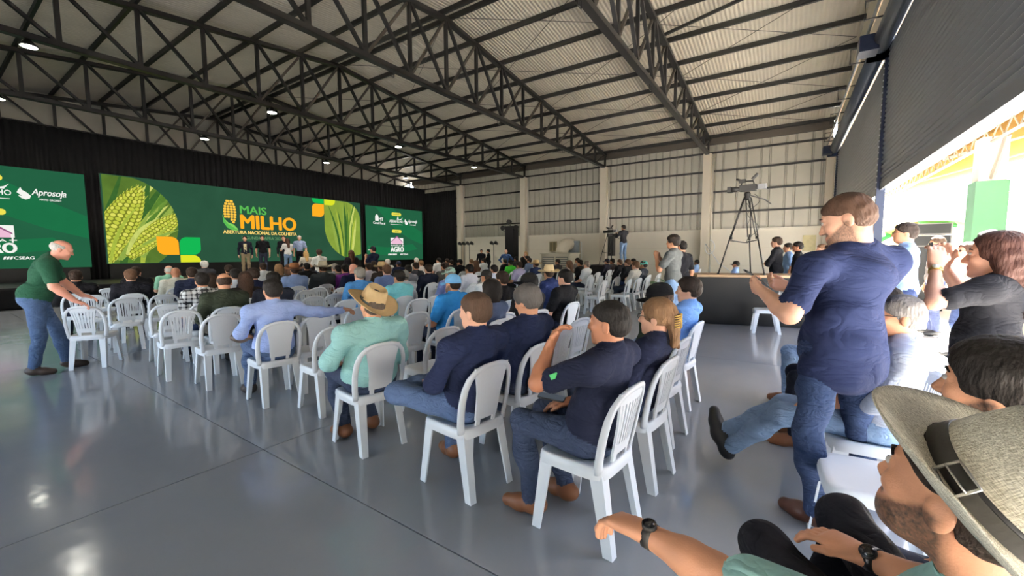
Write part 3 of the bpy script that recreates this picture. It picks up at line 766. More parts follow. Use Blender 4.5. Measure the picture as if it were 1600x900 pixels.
        for axn in range(3):
            o1, o2 = (axn + 1) % 3, (axn + 2) % 3
            sa = [slice(None)] * 3; sb = [slice(None)] * 3; sa[axn] = slice(0, -1); sb[axn] = slice(1, None)
            A, B = ins[tuple(sa)], ins[tuple(sb)]; ed = np.argwhere(A != B); sg = A[A != B]
            ok = (ed[:, o1] > 0) & (ed[:, o2] > 0) & (ed[:, o1] < T.shape[o1] - 1) & (ed[:, o2] < T.shape[o2] - 1); ed = ed[ok]; sg = sg[ok]
            def at(d1, d2): q_ = ed.copy(); q_[:, o1] -= d1; q_[:, o2] -= d2; return idx[q_[:, 0], q_[:, 1], q_[:, 2]]
            q = np.stack([at(1, 1), at(0, 1), at(0, 0), at(1, 0)], 1); q[~sg] = q[~sg][:, ::-1]; quads.append(q)
        Q = np.concatenate(quads); fl_ = np.array(gs)[np.argmin(lab[Q].sum(1), 1)]
        return v, Q, fl_

def np_mesh(name, v, q, mi=None, smooth=True):
    me = bpy.data.meshes.new(name); nv, nf = len(v), len(q)
    me.vertices.add(nv); me.vertices.foreach_set('co', np.asarray(v, np.float32).ravel())
    me.loops.add(nf * 4); me.loops.foreach_set('vertex_index', np.asarray(q, np.int32).ravel())
    me.polygons.add(nf); me.polygons.foreach_set('loop_start', np.arange(0, nf * 4, 4, dtype=np.int32))
    if mi is not None: me.polygons.foreach_set('material_index', np.asarray(mi, np.int32))
    me.polygons.foreach_set('use_smooth', np.ones(nf, bool)); me.update(calc_edges=True); me.validate(); return me

def rotz(v, a): c, s = math.cos(a), math.sin(a); return V(v[0] * c - v[1] * s, v[0] * s + v[1] * c, v[2])
def head_frame(yaw=0, pitch=0, roll=0):
    """rows fwd,left,up"""
    M = (Matrix.Rotation(yaw, 3, 'Z') @ Matrix.Rotation(pitch, 3, 'Y') @ Matrix.Rotation(roll, 3, 'X'))
    return np.array(M).T
def lerp(a, b, t): return np.asarray(a) * (1 - t) + np.asarray(b) * t

def hand(S, wr, d, n, left, curl=.5, hi=True, thumb=.6, g=SKIN):
    d = unit(d); n = unit(np.asarray(n, float) - d * (d @ np.asarray(n, float))); a = np.cross(n, d) * (1 if left else -1)   # a -> thumb side
    wr = np.asarray(wr, float); pe = wr + d * .085
    if not hi:
        S.cone(g, wr, wr + d * .07, .03, .035, .02, (n, 1.5)); S.cone(g, wr + d * .07, wr + d * .12 + n * .03 * curl * 2, .032, .022, .02, (n, 1.4)); S.cone(g, wr + d * .03 + a * .02, wr + d * .08 + a * .05 + n * .01, .018, .014, .015); return
    for o in (-.028, -.009, .01, .028):
        S.cone(g, wr + a * o * .55, pe + a * o, .016, .0135, .012)
    S.cone(g, wr, wr + d * .05, .026, .03, .02, (n, 1.7))
    L = [.062, .074, .08, .07]
    for o, l in zip((-.03, -.01, .01, .03), L):
        p = pe + a * o; ang = curl * .55; q = d
        for s_, f_ in ((.45, 1.0), (.32, 1.0), (.26, .8)):
            ang2 = ang; q = d * math.cos(ang2) + n * math.sin(ang2); e = p + q * l * s_ * 1.15
            S.cone(g, p, e, .0098, .0088, .006); p = e; ang += curl * .75 * f_
    t0 = wr + d * .025 + a * .026; t1 = t0 + d * .034 + a * .026 + n * .012 * thumb; t2 = t1 + d * .034 + a * (.012 - .014 * thumb) + n * .02 * thumb
    S.cone(g, wr + d * .015 + a * .012, t0, .018, .016, .012); S.cone(g, t0, t1, .015, .0125, .01); S.cone(g, t1, t2, .0122, .0098, .008)

def head(S, c, fr, hi=False, beard=None, fem=False, neck=None, s=1.0, eyes=True):
    P = lambda x, y, z: c + s * (x * fr[0] + y * fr[1] + z * fr[2])
    E = lambda g, x, y, z, a, b, d, k: S.ell(g, P(x, y, z), V(a, b, d) * s, fr, k)
    E(SKIN, -.012, 0, .03, .098, .076, .086, .03); E(SKIN, .028, 0, -.03, .064, .06, .086, .03)
    E(SKIN, .045, 0, -.075, .045, .044, .036, .02)
    for y in (-1, 1): E(SKIN, -.014, y * .076, -.012, .021, .010, .031, .008)
    S.cone(SKIN, P(.086, 0, .012), P(.107, 0, -.028), .008 * s, .0125 * s, .014)
    if hi:
        E(SKIN, .076, 0, .030, .016, .046, .011, .014); E(SKIN, .073, 0, -.1, .018, .022, .016, .014)
        for y in (-1, 1):
            E(SKIN, .062, y * .04, -.022, .024, .02, .02, .02); E(SKIN, .098, y * .013, -.032, .011, .008, .008, .006)
            E(SKIN, .077, y * .031, .010, .013, .017, .0105, .006)
        E(SKIN, .085, 0, -.058, .011, .022, .006, .005); E(SKIN, .083, 0, -.069, .011, .019, .007, .005)
    if beard is not None:
        E(SKIN, .05, 0, -.08, .047 + beard, .046 + beard, .04 + beard, .02)
    if neck is not None:
        S.cone(SKIN, neck, P(-.022, 0, -.06), .058 * s * (.88 if fem else 1), .054 * s * (.88 if fem else 1), .03)

def body(J, girth=1.0, fem=False, sleeve='short', hi=False, beard=None, untuck=True, collar=True, curl=.5, legs=True, shoe='shoe', bulk=1.0, chest=1.0, tight=1.0, hem=0.0):
    S = SDF(); g = girth
    pel, nk = V(*J['pel']), V(*J['neck']); shL, shR = V(*J['shL']), V(*J['shR'])
    up = unit(nk - pel); lf = unit(shL - shR); lf = unit(lf - up * (lf @ up)); fw = np.cross(lf, up); fr = [fw, lf, up]; TL = np.linalg.norm(nk - pel)
    w_ = .92 if fem else 1.0
    S.ell(SHIRT, lerp(pel, nk, .70) + fw * .005, V(.112 * g * chest, .165 * w_ * (.5 + .5 * g), .36 * TL), fr, .05)
    S.ell(SHIRT, lerp(pel, nk, .36) + fw * (.015 + .06 * (g - 1)), V(.112 * g, .146 * g * (.9 if fem else 1), .33 * TL), fr, .06)
    if fem: S.ell(SHIRT, lerp(pel, nk, .62) + fw * .07, V(.06, .12, .07), fr, .04)
    S.cone(SHIRT, shL - lf * .015, shR + lf * .015, .062 * (.5 + .5 * g), .062 * (.5 + .5 * g), .05)
    for sh in (shL, shR): S.cone(SHIRT, nk + up * .005 - fw * .01, sh + up * .012, .056, .055, .05)
    if untuck:
        S.ell(SHIRT, pel + up * .04, V(.13 * g, .168 * g, .15), fr, .06)
        if hem: S.ell(SHIRT, pel - up * hem, V(.132 * g, .172 * g, .15), fr, .06)
    if collar: S.cone(SHIRT, nk - up * .01, nk + up * .032 + fw * .008, .076 * (.9 if fem else 1), .066 * (.9 if fem else 1), .012)
    for s, sh in (('L', shL), ('R', shR)):
        el, wr = V(*J['el' + s]), V(*J['wr' + s]); b = bulk * (.85 if fem else 1.0)
        if sleeve == 'long':
            S.cone(SHIRT, sh, el, .064 * b, .052 * b, .04); S.cone(SHIRT, el, lerp(el, wr, .93), .052 * b, .038 * b, .03); S.cone(SKIN, lerp(el, wr, .6), wr, .03 * b, .027 * b, .02)
        elif sleeve == 'roll':
            S.cone(SHIRT, sh, el, .064 * b, .054 * b, .04); S.cone(SHIRT, el, lerp(el, wr, .12), .056 * b, .054 * b, .03); S.cone(SKIN, el, wr, .044 * b, .028 * b, .02)
        else:
            S.cone(SHIRT, sh, lerp(sh, el, .70), .066 * b, .063 * b, .04); S.cone(SKIN, sh, el, .047 * b, .043 * b, .02); S.cone(SKIN, el, lerp(el, wr, .35), .044 * b, .042 * b, .02); S.cone(SKIN, lerp(el, wr, .3), wr, .043 * b, .027 * b, .02)
        hd_ = V(*J['hand' + s]) if 'hand' + s in J else unit(wr - el)
        pn = V(*J['palm' + s]) if 'palm' + s in J else V(0, 0, -1)
        hand(S, wr, hd_, pn, s == 'L', J.get('curl' + s, curl), hi, J.get('thumb' + s, .6))
    if legs:
        S.ell(PANTS, pel - up * .015, V(.118 * g, .162 * g, .125), fr, .05)
        for s in 'LR':
            hp, kn, an, to = (V(*J[k + s]) for k in ('hip', 'kn', 'an', 'toe')); t_ = (.9 if fem else 1.0) * tight
            S.cone(PANTS, hp, kn, .088 * (.6 + .4 * g) * t_, .064 * t_, .05); S.cone(PANTS, kn, lerp(kn, an, .45), .063 * t_, .06 * t_, .04); S.cone(PANTS, lerp(kn, an, .4), lerp(kn, an, .97), .06 * t_, .054 * t_, .03)
            d = unit(to - an); dn = unit(to - an + V(0, 0, .0))
            upv = unit(an - kn) * -1; sole = an - upv * .045
            S.cone(SHOE, sole - (to - an) * .22, lerp(sole, to, .55), .041, .043, .03); S.cone(SHOE, lerp(sole, to, .5), to, .043, .034, .03); S.cone(SHOE, an, sole, .043, .046, .03)
    c = V(*J['hd']); hf = J.get('hfr', head_frame())
    head(S, c, hf, hi, beard, fem, nk - up * .01, J.get('hs', 1.0), J.get('eyes', True))
    return S

def seated(lean=0.0, arms='lap', legs='flat', yaw=0.0, pitch=0.0, wide=1.0, twist=0.0, tall=0.0, side=0.0):
    sw = .185 * wide
    J = dict(pel=(-.04, 0, .535), neck=(-.12 + lean, side, .975 + tall), hd=(-.105 + lean * 1.25, side * 1.2, 1.122 + tall), hfr=head_frame(yaw, pitch))
    for s, y in (('L', 1), ('R', -1)):
        sh = rotz(V(0, y * sw, 0), twist) + V(-.105 + lean, side, .925 + tall); J['sh' + s] = tuple(sh)
        J['el' + s] = tuple(sh + V(.09 - lean * .3, y * .055, -.26)); J['wr' + s] = (.15, y * .13, .615); J['hand' + s] = (.85, -y * .35, -.25)
        J['hip' + s] = (-.03, y * .092, .522); J['kn' + s] = (.36, y * .12, .515); J['an' + s] = (.35, y * .125, .1); J['toe' + s] = (.5, y * .15, .035)
    if arms == 'crossed':
        for s, y in (('L', 1), ('R', -1)):
            sh = V(*J['sh' + s]); J['el' + s] = tuple(sh + V(.12, y * .045, -.235)); J['wr' + s] = (sh[0] + .2, -y * .03, .79 + .03 * y); J['hand' + s] = (.1, -y, .1); J['palm' + s] = (-1, 0, 0)
    if arms == 'knees':
        for s, y in (('L', 1), ('R', -1)):
            J['el' + s] = (.2, y * .18, .63); J['wr' + s] = (.38, y * .05, .66); J['hand' + s] = (.8, -y * .5, -.1)
    if legs == 'crossed':   # right ankle over left knee
        J['knR'] = (.31, -.30, .56); J['anR'] = (.33, .10, .60); J['toeR'] = (.42, .24, .62)
    if legs == 'under':
        for s, y in (('L', 1), ('R', -1)): J['an' + s] = (.2, y * .12, .1); J['toe' + s] = (.34, y * .14, .035)
    return J
def standing(arms='down', yaw=0.0, pitch=0.0, h=1.75, wide=1.0, stride=0.0):
    k = h / 1.70; J = dict(pel=(0, 0, .95 * k), neck=(0, 0, 1.425 * k), hd=(.025, 0, h - .118), hfr=head_frame(yaw, pitch))
    for s, y in (('L', 1), ('R', -1)):
        J['sh' + s] = (-.005, y * .185 * wide, 1.375 * k); J['el' + s] = (-.03, y * .25 * wide, 1.10 * k); J['wr' + s] = (.05, y * .255 * wide, .86 * k); J['hand' + s] = (.2, 0, -1); J['palm' + s] = (0, -y, 0)
        J['hip' + s] = (0, y * .09, .92 * k); J['kn' + s] = (.02 + y * stride * .5, y * .10, .5 * k); J['an' + s] = (-.02 + y * stride, y * .11, .09); J['toe' + s] = (.13 + y * stride, y * .14, .035)
    if arms == 'crossed':
        for s, y in (('L', 1), ('R', -1)):
            J['el' + s] = (.10, y * .24 * wide, 1.13 * k); J['wr' + s] = (.19, -y * .04, (1.16 + .03 * y) * k); J['hand' + s] = (.1, -y, .1); J['palm' + s] = (-1, 0, 0)
    if arms == 'phone':
        for s, y in (('L', 1), ('R', -1)):
            J['el' + s] = (.16, y * .22, 1.14 * k); J['wr' + s] = (.28, y * .06, 1.34 * k); J['hand' + s] = (.3, -y * .3, .9); J['palm' + s] = (.3, -y, 0)
    if arms == 'raise':
        J['elL'] = (.2, .2, 1.22 * k); J['wrL'] = (.3, .06, 1.42 * k); J['handL'] = (.1, -.2, 1); J['palmL'] = (-1, 0, 0)
    if arms == 'waist':
        for s, y in (('L', 1), ('R', -1)):
            J['el' + s] = (-.05, y * .36, 1.16 * k); J['wr' + s] = (.06, y * .21, 1.02 * k); J['hand' + s] = (.5, -y * .7, -.3)
    if arms == 'lens':
        for s, y in (('L', 1), ('R', -1)):
            J['el' + s] = (.2, y * .22, 1.2 * k); J['wr' + s] = (.36, y * .1, 1.36 * k); J['hand' + s] = (.8, -y * .4, .2)
    return J

SKINS = {'light': (224, 170, 142), 'tan': (196, 140, 108), 'brown': (150, 100, 74), 'dark': (108, 72, 54), 'pink': (226, 158, 134)}
def skin(n, bc=(40, 32, 27)):
    nm = 'skin %s %d %d %d' % (n, *bc)
    if nm in MATS: return MATS[nm]
    m = mat(nm, SKINS[n], .5, 0, .07, 14, .12, 220, .35); t = m.node_tree; b = t.nodes['Principled BSDF']; src = b.inputs['Base Color'].links[0].from_socket
    for at_, col, fac in (('lip', (182, 108, 96), .75), ('beard', bc, .92)):
        a = t.nodes.new('ShaderNodeAttribute'); a.attribute_name = at_; n = t.nodes.new('ShaderNodeTexNoise'); n.inputs['Scale'].default_value = 160
        mu = t.nodes.new('ShaderNodeMath'); mu.operation = 'MULTIPLY_ADD'; mu.inputs[1].default_value = fac
        ms2 = t.nodes.new('ShaderNodeMath'); ms2.operation = 'MULTIPLY_ADD'; ms2.inputs[1].default_value = .5; ms2.inputs[2].default_value = .72
        m3 = t.nodes.new('ShaderNodeMath'); m3.operation = 'MULTIPLY'; m3.use_clamp = True
        t.links.new(n.outputs[0], ms2.inputs[0]); t.links.new(a.outputs['Fac'], mu.inputs[0]); mu.inputs[2].default_value = 0; t.links.new(mu.outputs[0], m3.inputs[0]); t.links.new(ms2.outputs[0], m3.inputs[1])
        mx = t.nodes.new('ShaderNodeMix'); mx.data_type = 'RGBA'; mx.inputs[7].default_value = lin(col); t.links.new(m3.outputs[0], mx.inputs[0]); t.links.new(src, mx.inputs[6]); src = mx.outputs[2]
    t.links.new(src, b.inputs['Base Color']); return m
def folded(m, amt=.36, sc=4.6):
    t = m.node_tree; b = t.nodes['Principled BSDF']; tc = t.nodes.new('ShaderNodeTexCoord'); mp = t.nodes.new('ShaderNodeMapping'); mp.inputs['Rotation'].default_value = (.5, .35, .2); mp.inputs['Scale'].default_value = (1, 1, 2.1)
    n = t.nodes.new('ShaderNodeTexNoise'); n.inputs['Scale'].default_value = sc; n.inputs['Detail'].default_value = 2.5; n.inputs['Distortion'].default_value = 1.6
    t.links.new(tc.outputs['Object'], mp.inputs[0]); t.links.new(mp.outputs[0], n.inputs[0])
    a = t.nodes.new('ShaderNodeMath'); a.operation = 'SUBTRACT'; a.inputs[1].default_value = .5; t.links.new(n.outputs[0], a.inputs[0])
    c = t.nodes.new('ShaderNodeMath'); c.operation = 'ABSOLUTE'; t.links.new(a.outputs[0], c.inputs[0])
    p = t.nodes.new('ShaderNodeMath'); p.operation = 'POWER'; p.inputs[1].default_value = .6; t.links.new(c.outputs[0], p.inputs[0])
    bp = t.nodes.new('ShaderNodeBump'); bp.inputs['Strength'].default_value = amt; bp.inputs['Distance'].default_value = .045; t.links.new(p.outputs[0], bp.inputs['Height'])
    old = b.inputs['Normal'].links[0].from_socket if b.inputs['Normal'].links else None
    if old is not None: t.links.new(old, bp.inputs['Normal'])
    t.links.new(bp.outputs[0], b.inputs['Normal']); return m
def cloth(rgb, kind=''):
    nm = 'cloth %d %d %d%s' % (*rgb, kind)
    return MATS[nm] if nm in MATS else folded(cloth0(rgb, kind))
def cloth0(rgb, kind=''): return mat('cloth %d %d %d%s' % (*rgb, kind), rgb, .9, 0, .09, 9, .45, 30, .12)
def hairm(rgb): return mat('hair %d %d %d' % rgb, rgb, .62, 0, .45, 30, .8, 90, .14, stretch=(1, 1, .25))
M_lip = mat('lips', (176, 104, 92), .45); M_eye = mat('dark eye', (46, 34, 30), .2); M_leather = mat('brown leather shoe', (112, 70, 44), .5, 0, .15, 12); M_bshoe = mat('black shoe', (24, 23, 24), .5, 0, .1, 12)

# hair and headgear, in head coordinates (x forward, y left, z up, origin = head centre)
def hair_sdf(kind):
    S = SDF(); I = np.eye(3)
    cut = []
    if kind in ('short', 'fluffy', 'crop'):
        t = {'short': .010, 'fluffy': .022, 'crop': .0045}[kind]
        S.ell(0, V(-.010, 0, .050), V(.092 + t, .076 + t, .068 + t), I, .02)
        S.ell(0, V(-.034, 0, .0), V(.079 + t * .6, .0705 + t * .6, .075), I, .03)
        S.half(0, [(V(.05, 0, .0), V(-1, 0, .5)), (V(0, 0, .076), V(0, 0, 1))])
        for y in (-1, 1): S.half(0, [(V(-.03, 0, 0), V(-1, 0, 0)), (V(0, 0, -.012), V(0, 0, 1)), (V(0, y * .05, 0), V(0, -y, 0))])
    elif kind == 'bald':
        S.ell(0, V(-.014, 0, .03), V(.103, .081, .088), I, .02)
        S.half(0, [(V(.02, 0, .0), V(-1, 0, .2))]); S.half(0, [(V(0, 0, .05), V(-.2, 0, -1))]); S.half(0, [(V(0, 0, -.055), V(.35, 0, 1))])
        for y in (-1, 1): S.half(0, [(V(-.032, 0, 0), V(-1, 0, 0)), (V(0, 0, .005), V(0, 0, 1)), (V(0, y * .058, 0), V(0, -y, 0))])
    else:
        S.ell(0, V(-.016, 0, .036), V(.112, .091, .098), I, .02)
        S.half(0, [(V(.05, 0, .0), V(-1, 0, .35)), (V(0, 0, .074), V(0, 0, 1))])
        if kind == 'long':
            S.ell(0, V(-.06, 0, -.05), V(.062, .092, .12), I, .04); S.cone(0, V(-.085, 0, -.05), V(-.13, 0, -.26), .075, .055, .04, (V(1, 0, 0), 1.7))
            for y in (-1, 1): S.cone(0, V(-.02, y * .07, 0), V(-.04, y * .085, -.17), .03, .025, .03)
        if kind == 'bob':
            S.ell(0, V(-.04, 0, -.03), V(.085, .094, .115), I, .04)
            for y in (-1, 1): S.cone(0, V(-.0, y * .07, 0), V(.0, y * .078, -.11), .026, .02, .03)
        if kind == 'claw':
            S.half(0, [(V(0, 0, -.06), V(.3, 0, 1))])
            S.ell(0, V(-.10, 0, .0), V(.045, .04, .06), I, .03); S.cone(0, V(-.115, 0, -.03), V(-.12, .02, -.16), .036, .022, .03); S.cone(0, V(-.11, -.01, -.06), V(-.13, -.03, -.18), .028, .012, .03)
    return S
HAIRME = {}
def hair_mesh(kind, h=.0085):
    key = (kind, h)
    if key not in HAIRME:
        v, q, f = hair_sdf(kind).mesh(h, [(0, .0022, 130)], .02); me = np_mesh('hair', v, q); me.materials.append(None); HAIRME[key] = me
    return HAIRME[key]
def hat_mesh(brim=.185, crown=.118, curl=.04, tilt=0.0, n=40):
    prof = [(.0, crown - .03), (.03, crown - .024), (.058, crown - .004), (.07, crown), (.08, crown - .014), (.088, .06), (.094, .0), (.1, -.004), (brim * .75, -.006), (brim * .93, -.004), (brim, .0)]
    vs_ = []
    for r_, z in prof:
        for k in range(n):
            a = 2 * math.pi * k / n; c, s = math.cos(a), math.sin(a); x = r_ * c * 1.14; y = r_ * s * .97
            zz = z
            if r_ > .1: zz += curl * ((abs(y) / brim) ** 2) * ((r_ - .1) / (brim - .1)) - .018 * max(0, c) * (r_ - .1) / (brim - .1)
            if z > .05 and c > .2: y *= 1 - .22 * c * min(1, (z - .05) / .06)
            vs_.append(V(x, y, zz))
    m = len(prof); fs = [(i * n + k, (i + 1) * n + k, (i + 1) * n + (k + 1) % n, i * n + (k + 1) % n) for i in range(1, m - 1) for k in range(n)]
    fs.append(tuple(n + k for k in range(n)))
    mb = MB(); mb.quadmesh(vs_, fs); me = mb.mesh('hat', None, True); me.materials.clear(); me.materials.append(None); return me
def band_mesh(h=.026, n=40, r=.0955):
    mb = MB(); vs_ = [V(rr * math.cos(2 * math.pi * k / n) * 1.14, rr * math.sin(2 * math.pi * k / n) * .97, z) for rr, z in ((r, .002), (r - .005, h), (r - .009, h), (r - .006, .002)) for k in range(n)]
    mb.quadmesh(vs_, [(i * n + k, i * n + (k + 1) % n, ((i + 1) % 4) * n + (k + 1) % n, ((i + 1) % 4) * n + k) for i in range(4) for k in range(n)])
    me = mb.mesh('hat_band', None, True); me.materials.clear(); me.materials.append(None); return me
def cap_meshes():
    n = 24; prof = [(.0, .098), (.03, .096), (.06, .082), (.083, .055), (.092, .02), (.093, -.012), (.088, -.012)]
    mb = MB(); mb.lathe(prof, n, 1.16, .94, (-.012, 0, .03)); cr = mb.mesh('cap', None, True); cr.materials.clear(); cr.materials.append(None)
    vs_ = []; A = np.linspace(-1.05, 1.05, 11); Rr = [.088, .12, .15, .17]
    for th in (0, .004):
        for a in A:
            for r_ in Rr: vs_.append(V(-.012 + r_ * math.cos(a) * 1.16 - .02 * (1 - math.cos(a)), r_ * math.sin(a) * (.94 if r_ < .1 else .72), .03 - .012 + th - .10 * max(0, r_ - .09) - 1.2 * (r_ * math.sin(a)) ** 2 * (r_ > .1)))
    m = len(Rr); N = len(A) * m; fs = []
    for i in range(len(A) - 1):
        for j in range(m - 1):
            a = i * m + j; b = a + m; fs += [(a, b, b + 1, a + 1), (a + N, a + 1 + N, b + 1 + N, b + N)]
        a = i * m + m - 1; fs.append((a, a + m, a + m + N, a + N))
    mb = MB(); mb.quadmesh(vs_, fs); br = mb.mesh('cap_brim', None, True); br.materials.clear(); br.materials.append(None)
    return cr, br
HATME = hat_mesh(); BANDME = band_mesh(); CAPME, BRIMME = cap_meshes()
M_straw = mat('natural straw', (206, 176, 128), .8, 0, .12, 40, .5, 300); M_beige = mat('beige felt', (196, 182, 156), .85, 0, .06, 20, .2, 200); M_felt = mat('brown felt', (120, 76, 44), .9, 0, .08, 20)
M_bandk = mat('black hat band', (30, 27, 26), .6); M_bandg = mat('slate hat band', (58, 72, 74), .8)
def setm(o, m, i=0):
    o.material_slots[i].link = 'OBJECT'; o.material_slots[i].material = m
def on_head(o, parent, c, fr, s=1.0, extra=None):
    o.parent = parent
    M = Matrix(((fr[0][0], fr[1][0], fr[2][0], c[0]), (fr[0][1], fr[1][1], fr[2][1], c[1]), (fr[0][2], fr[1][2], fr[2][2], c[2]), (0, 0, 0, 1)))
    M = M @ Matrix.Scale(s, 4)
    if extra is not None: M = M @ extra
    o.matrix_local = M
def add_hair(p, c, fr, kind, rgb, s=1.0, h=.0085):
    o = link('hair', hair_mesh(kind, h)); setm(o, hairm(rgb)); on_head(o, p, c, fr, s); return o
def add_hat(p, c, fr, m, band, s=1.0, tilt=0.0, roll=0.0, dz=.035):
    X = Matrix.Translation((-.01, 0, dz)) @ Matrix.Rotation(tilt, 4, 'Y') @ Matrix.Rotation(roll, 4, 'X')
    o = link('hat', HATME); setm(o, m); on_head(o, p, c, fr, s, X)
    sm = o.modifiers.new('thickness', 'SOLIDIFY'); sm.thickness = .004; sm.offset = 1
    b = link('hat_band', BANDME); setm(b, band); b.parent = o
    return o
def add_cap(p, c, fr, m, mb_=None, s=1.0, tilt=0.0, back=False):
    X = Matrix.Translation((0, 0, -.002)) @ Matrix.Rotation(tilt, 4, 'Y') @ Matrix.Rotation(math.pi if back else 0, 4, 'Z')
    o = link('cap', CAPME); setm(o, m); on_head(o, p, c, fr, s, X); b = link('cap_brim', BRIMME); setm(b, mb_ or m); b.parent = o; return o
def add_glasses(p, c, fr, s=1.0, dark=False):
    mb = MB()
    for y in (-1, 1):
        pts = [(.101, y * .033 + .02 * math.cos(a), .008 + .015 * math.sin(a)) for a in np.linspace(0, 2 * math.pi, 13)]
        mb.tube(pts, .0018, 5, False); mb.tube([(.1, y * .053, .012), (.05, y * .073, .012), (-.015, y * .079, .008)], .0018, 5)
        if dark: mb.quadmesh([V(a, b, z) for a, b, z in pts[:-1]], [tuple(range(12))])
    mb.tube([(.104, -.013, .012), (.106, 0, .015), (.104, .013, .012)], .0018, 5)
    o = mb.build('glasses', M_black); on_head(o, p, c, fr, s); return o

BODYME = {}
def body_mesh(key, J, h, hi=False, folds=None, **kw):
    S = body(J, hi=hi, **kw)
    fine = []
    if hi:
        hs = J.get('hs', 1.0); fine.append((V(*J['hd']) + V(0, 0, -.005), V(.15, .15, .16) * hs, h * .55))
        for s_ in 'LR':
            wr = V(*J['wr' + s_]); d_ = unit(J['hand' + s_]) if 'hand' + s_ in J else unit(wr - V(*J['el' + s_]))
            fine.append((wr + d_ * .085, V(.135, .135, .135), max(.0045, h * .55)))
        if len(fine) == 3 and np.all(np.abs(fine[1][0] - fine[2][0]) < .27):     # hands together: one box
            c_ = (fine[1][0] + fine[2][0]) / 2; hf_ = np.abs(fine[1][0] - fine[2][0]) / 2 + .135; fine = [fine[0], (c_, hf_, fine[1][2])]
        if len(fine) > 1:
            for k_ in range(len(fine) - 1, 0, -1):
                if np.all(np.abs(fine[k_][0] - fine[0][0]) < fine[k_][1] + fine[0][1]):   # hand at the face: one box
                    lo_ = np.minimum(fine[k_][0] - fine[k_][1], fine[0][0] - fine[0][1]); hi_ = np.maximum(fine[k_][0] + fine[k_][1], fine[0][0] + fine[0][1])
                    fine[0] = ((lo_ + hi_) / 2, (hi_ - lo_) / 2, fine[0][2]); del fine[k_]
    v, q, f = S.mesh(h, folds if folds is not None else [(SHIRT, .006, 34), (PANTS, .005, 30)], fine=fine)
    me = np_mesh('person', v, q, f)
    hs = J.get('hs', 1.0); fr_ = np.array(J['hfr']); lc = ((np.zeros((len(me.vertices), 3)) + 0))
    co = np.zeros(len(me.vertices) * 3, np.float32); me.vertices.foreach_get('co', co); lc = (co.reshape(-1, 3) - V(*J['hd'])) @ fr_.T / hs; x_, y_, z_ = lc.T
    ss = lambda a, b, t: np.clip((t - a) / (b - a), 0, 1)
    lip = ss(1.25, .85, np.sqrt((y_ / .024) ** 2 + ((z_ + .0635) / .0115) ** 2)) * (x_ > .06)
    if hi: me.attributes.new('lip', 'FLOAT', 'POINT').data.foreach_set('value', lip.astype(np.float32))
    if kw.get('beard') is not None:
        bd = ss(0, .014, -.004 - .62 * np.maximum(x_, -.0) - z_) * ss(-.035, -.012, x_) * ss(-.15, -.115, z_)
        mo = ss(0, .006, -.033 - z_) * ss(0, .006, z_ + .058) * ss(.07, .08, x_) * ss(.042, .034, np.abs(y_))
        bd = np.maximum(bd, mo) * (1 - lip) * (np.linalg.norm(lc, axis=1) < .2)
        me.attributes.new('beard', 'FLOAT', 'POINT').data.foreach_set('value', bd.astype(np.float32))
    me['hs'] = hs
    for i in range(8): me.materials.append(None)
    me['hd'] = list(map(float, J['hd'])); BODYME[key] = (me, v, q, f, V(*J['hd']), J['hfr'], float(J['hd'][2]) + .118)
    return BODYME[key]
GARM = {}
def garments(p, key, mats):
    """clothing shells lying just over the body"""
    me, v, q, f, *_ = BODYME[key]
    if key not in GARM:
        out = []; n = len(v); nr = np.zeros(n * 3, np.float32); me.vertex_normals.foreach_get('vector', nr); nr = nr.reshape(-1, 3)
        for lab, nm in ((SHIRT, 'shirt'), (PANTS, 'trousers'), (SHOE, 'shoe')):
            sel = q[f == lab]
            if not len(sel): continue
            sets = [sel]
            if lab == SHOE:
                ye = v[sel].mean(1); # split the two shoes by connected component
                par = np.arange(n)
                e0 = np.concatenate([sel[:, [0, 1]], sel[:, [1, 2]], sel[:, [2, 3]]])
                for _ in range(60):
                    m_ = np.minimum(par[e0[:, 0]], par[e0[:, 1]]); old = par.copy(); np.minimum.at(par, e0[:, 0], m_); np.minimum.at(par, e0[:, 1], m_); par = par[par]
                    if (old == par).all(): break
                root = par[sel[:, 0]]; us, cn = np.unique(root, return_counts=True); us = us[np.argsort(-cn)][:2]; sets = [sel[root == u] for u in us]
            for s_ in sets:
                ids, inv = np.unique(s_, return_inverse=True)
                g = np_mesh(nm, v[ids] + nr[ids] * .0025, inv.reshape(-1, 4)); g.materials.append(None); out.append((nm, lab, g))
        GARM[key] = out
    for nm, lab, g in GARM[key]:
        o = link(nm, g, p); setm(o, mats[lab])
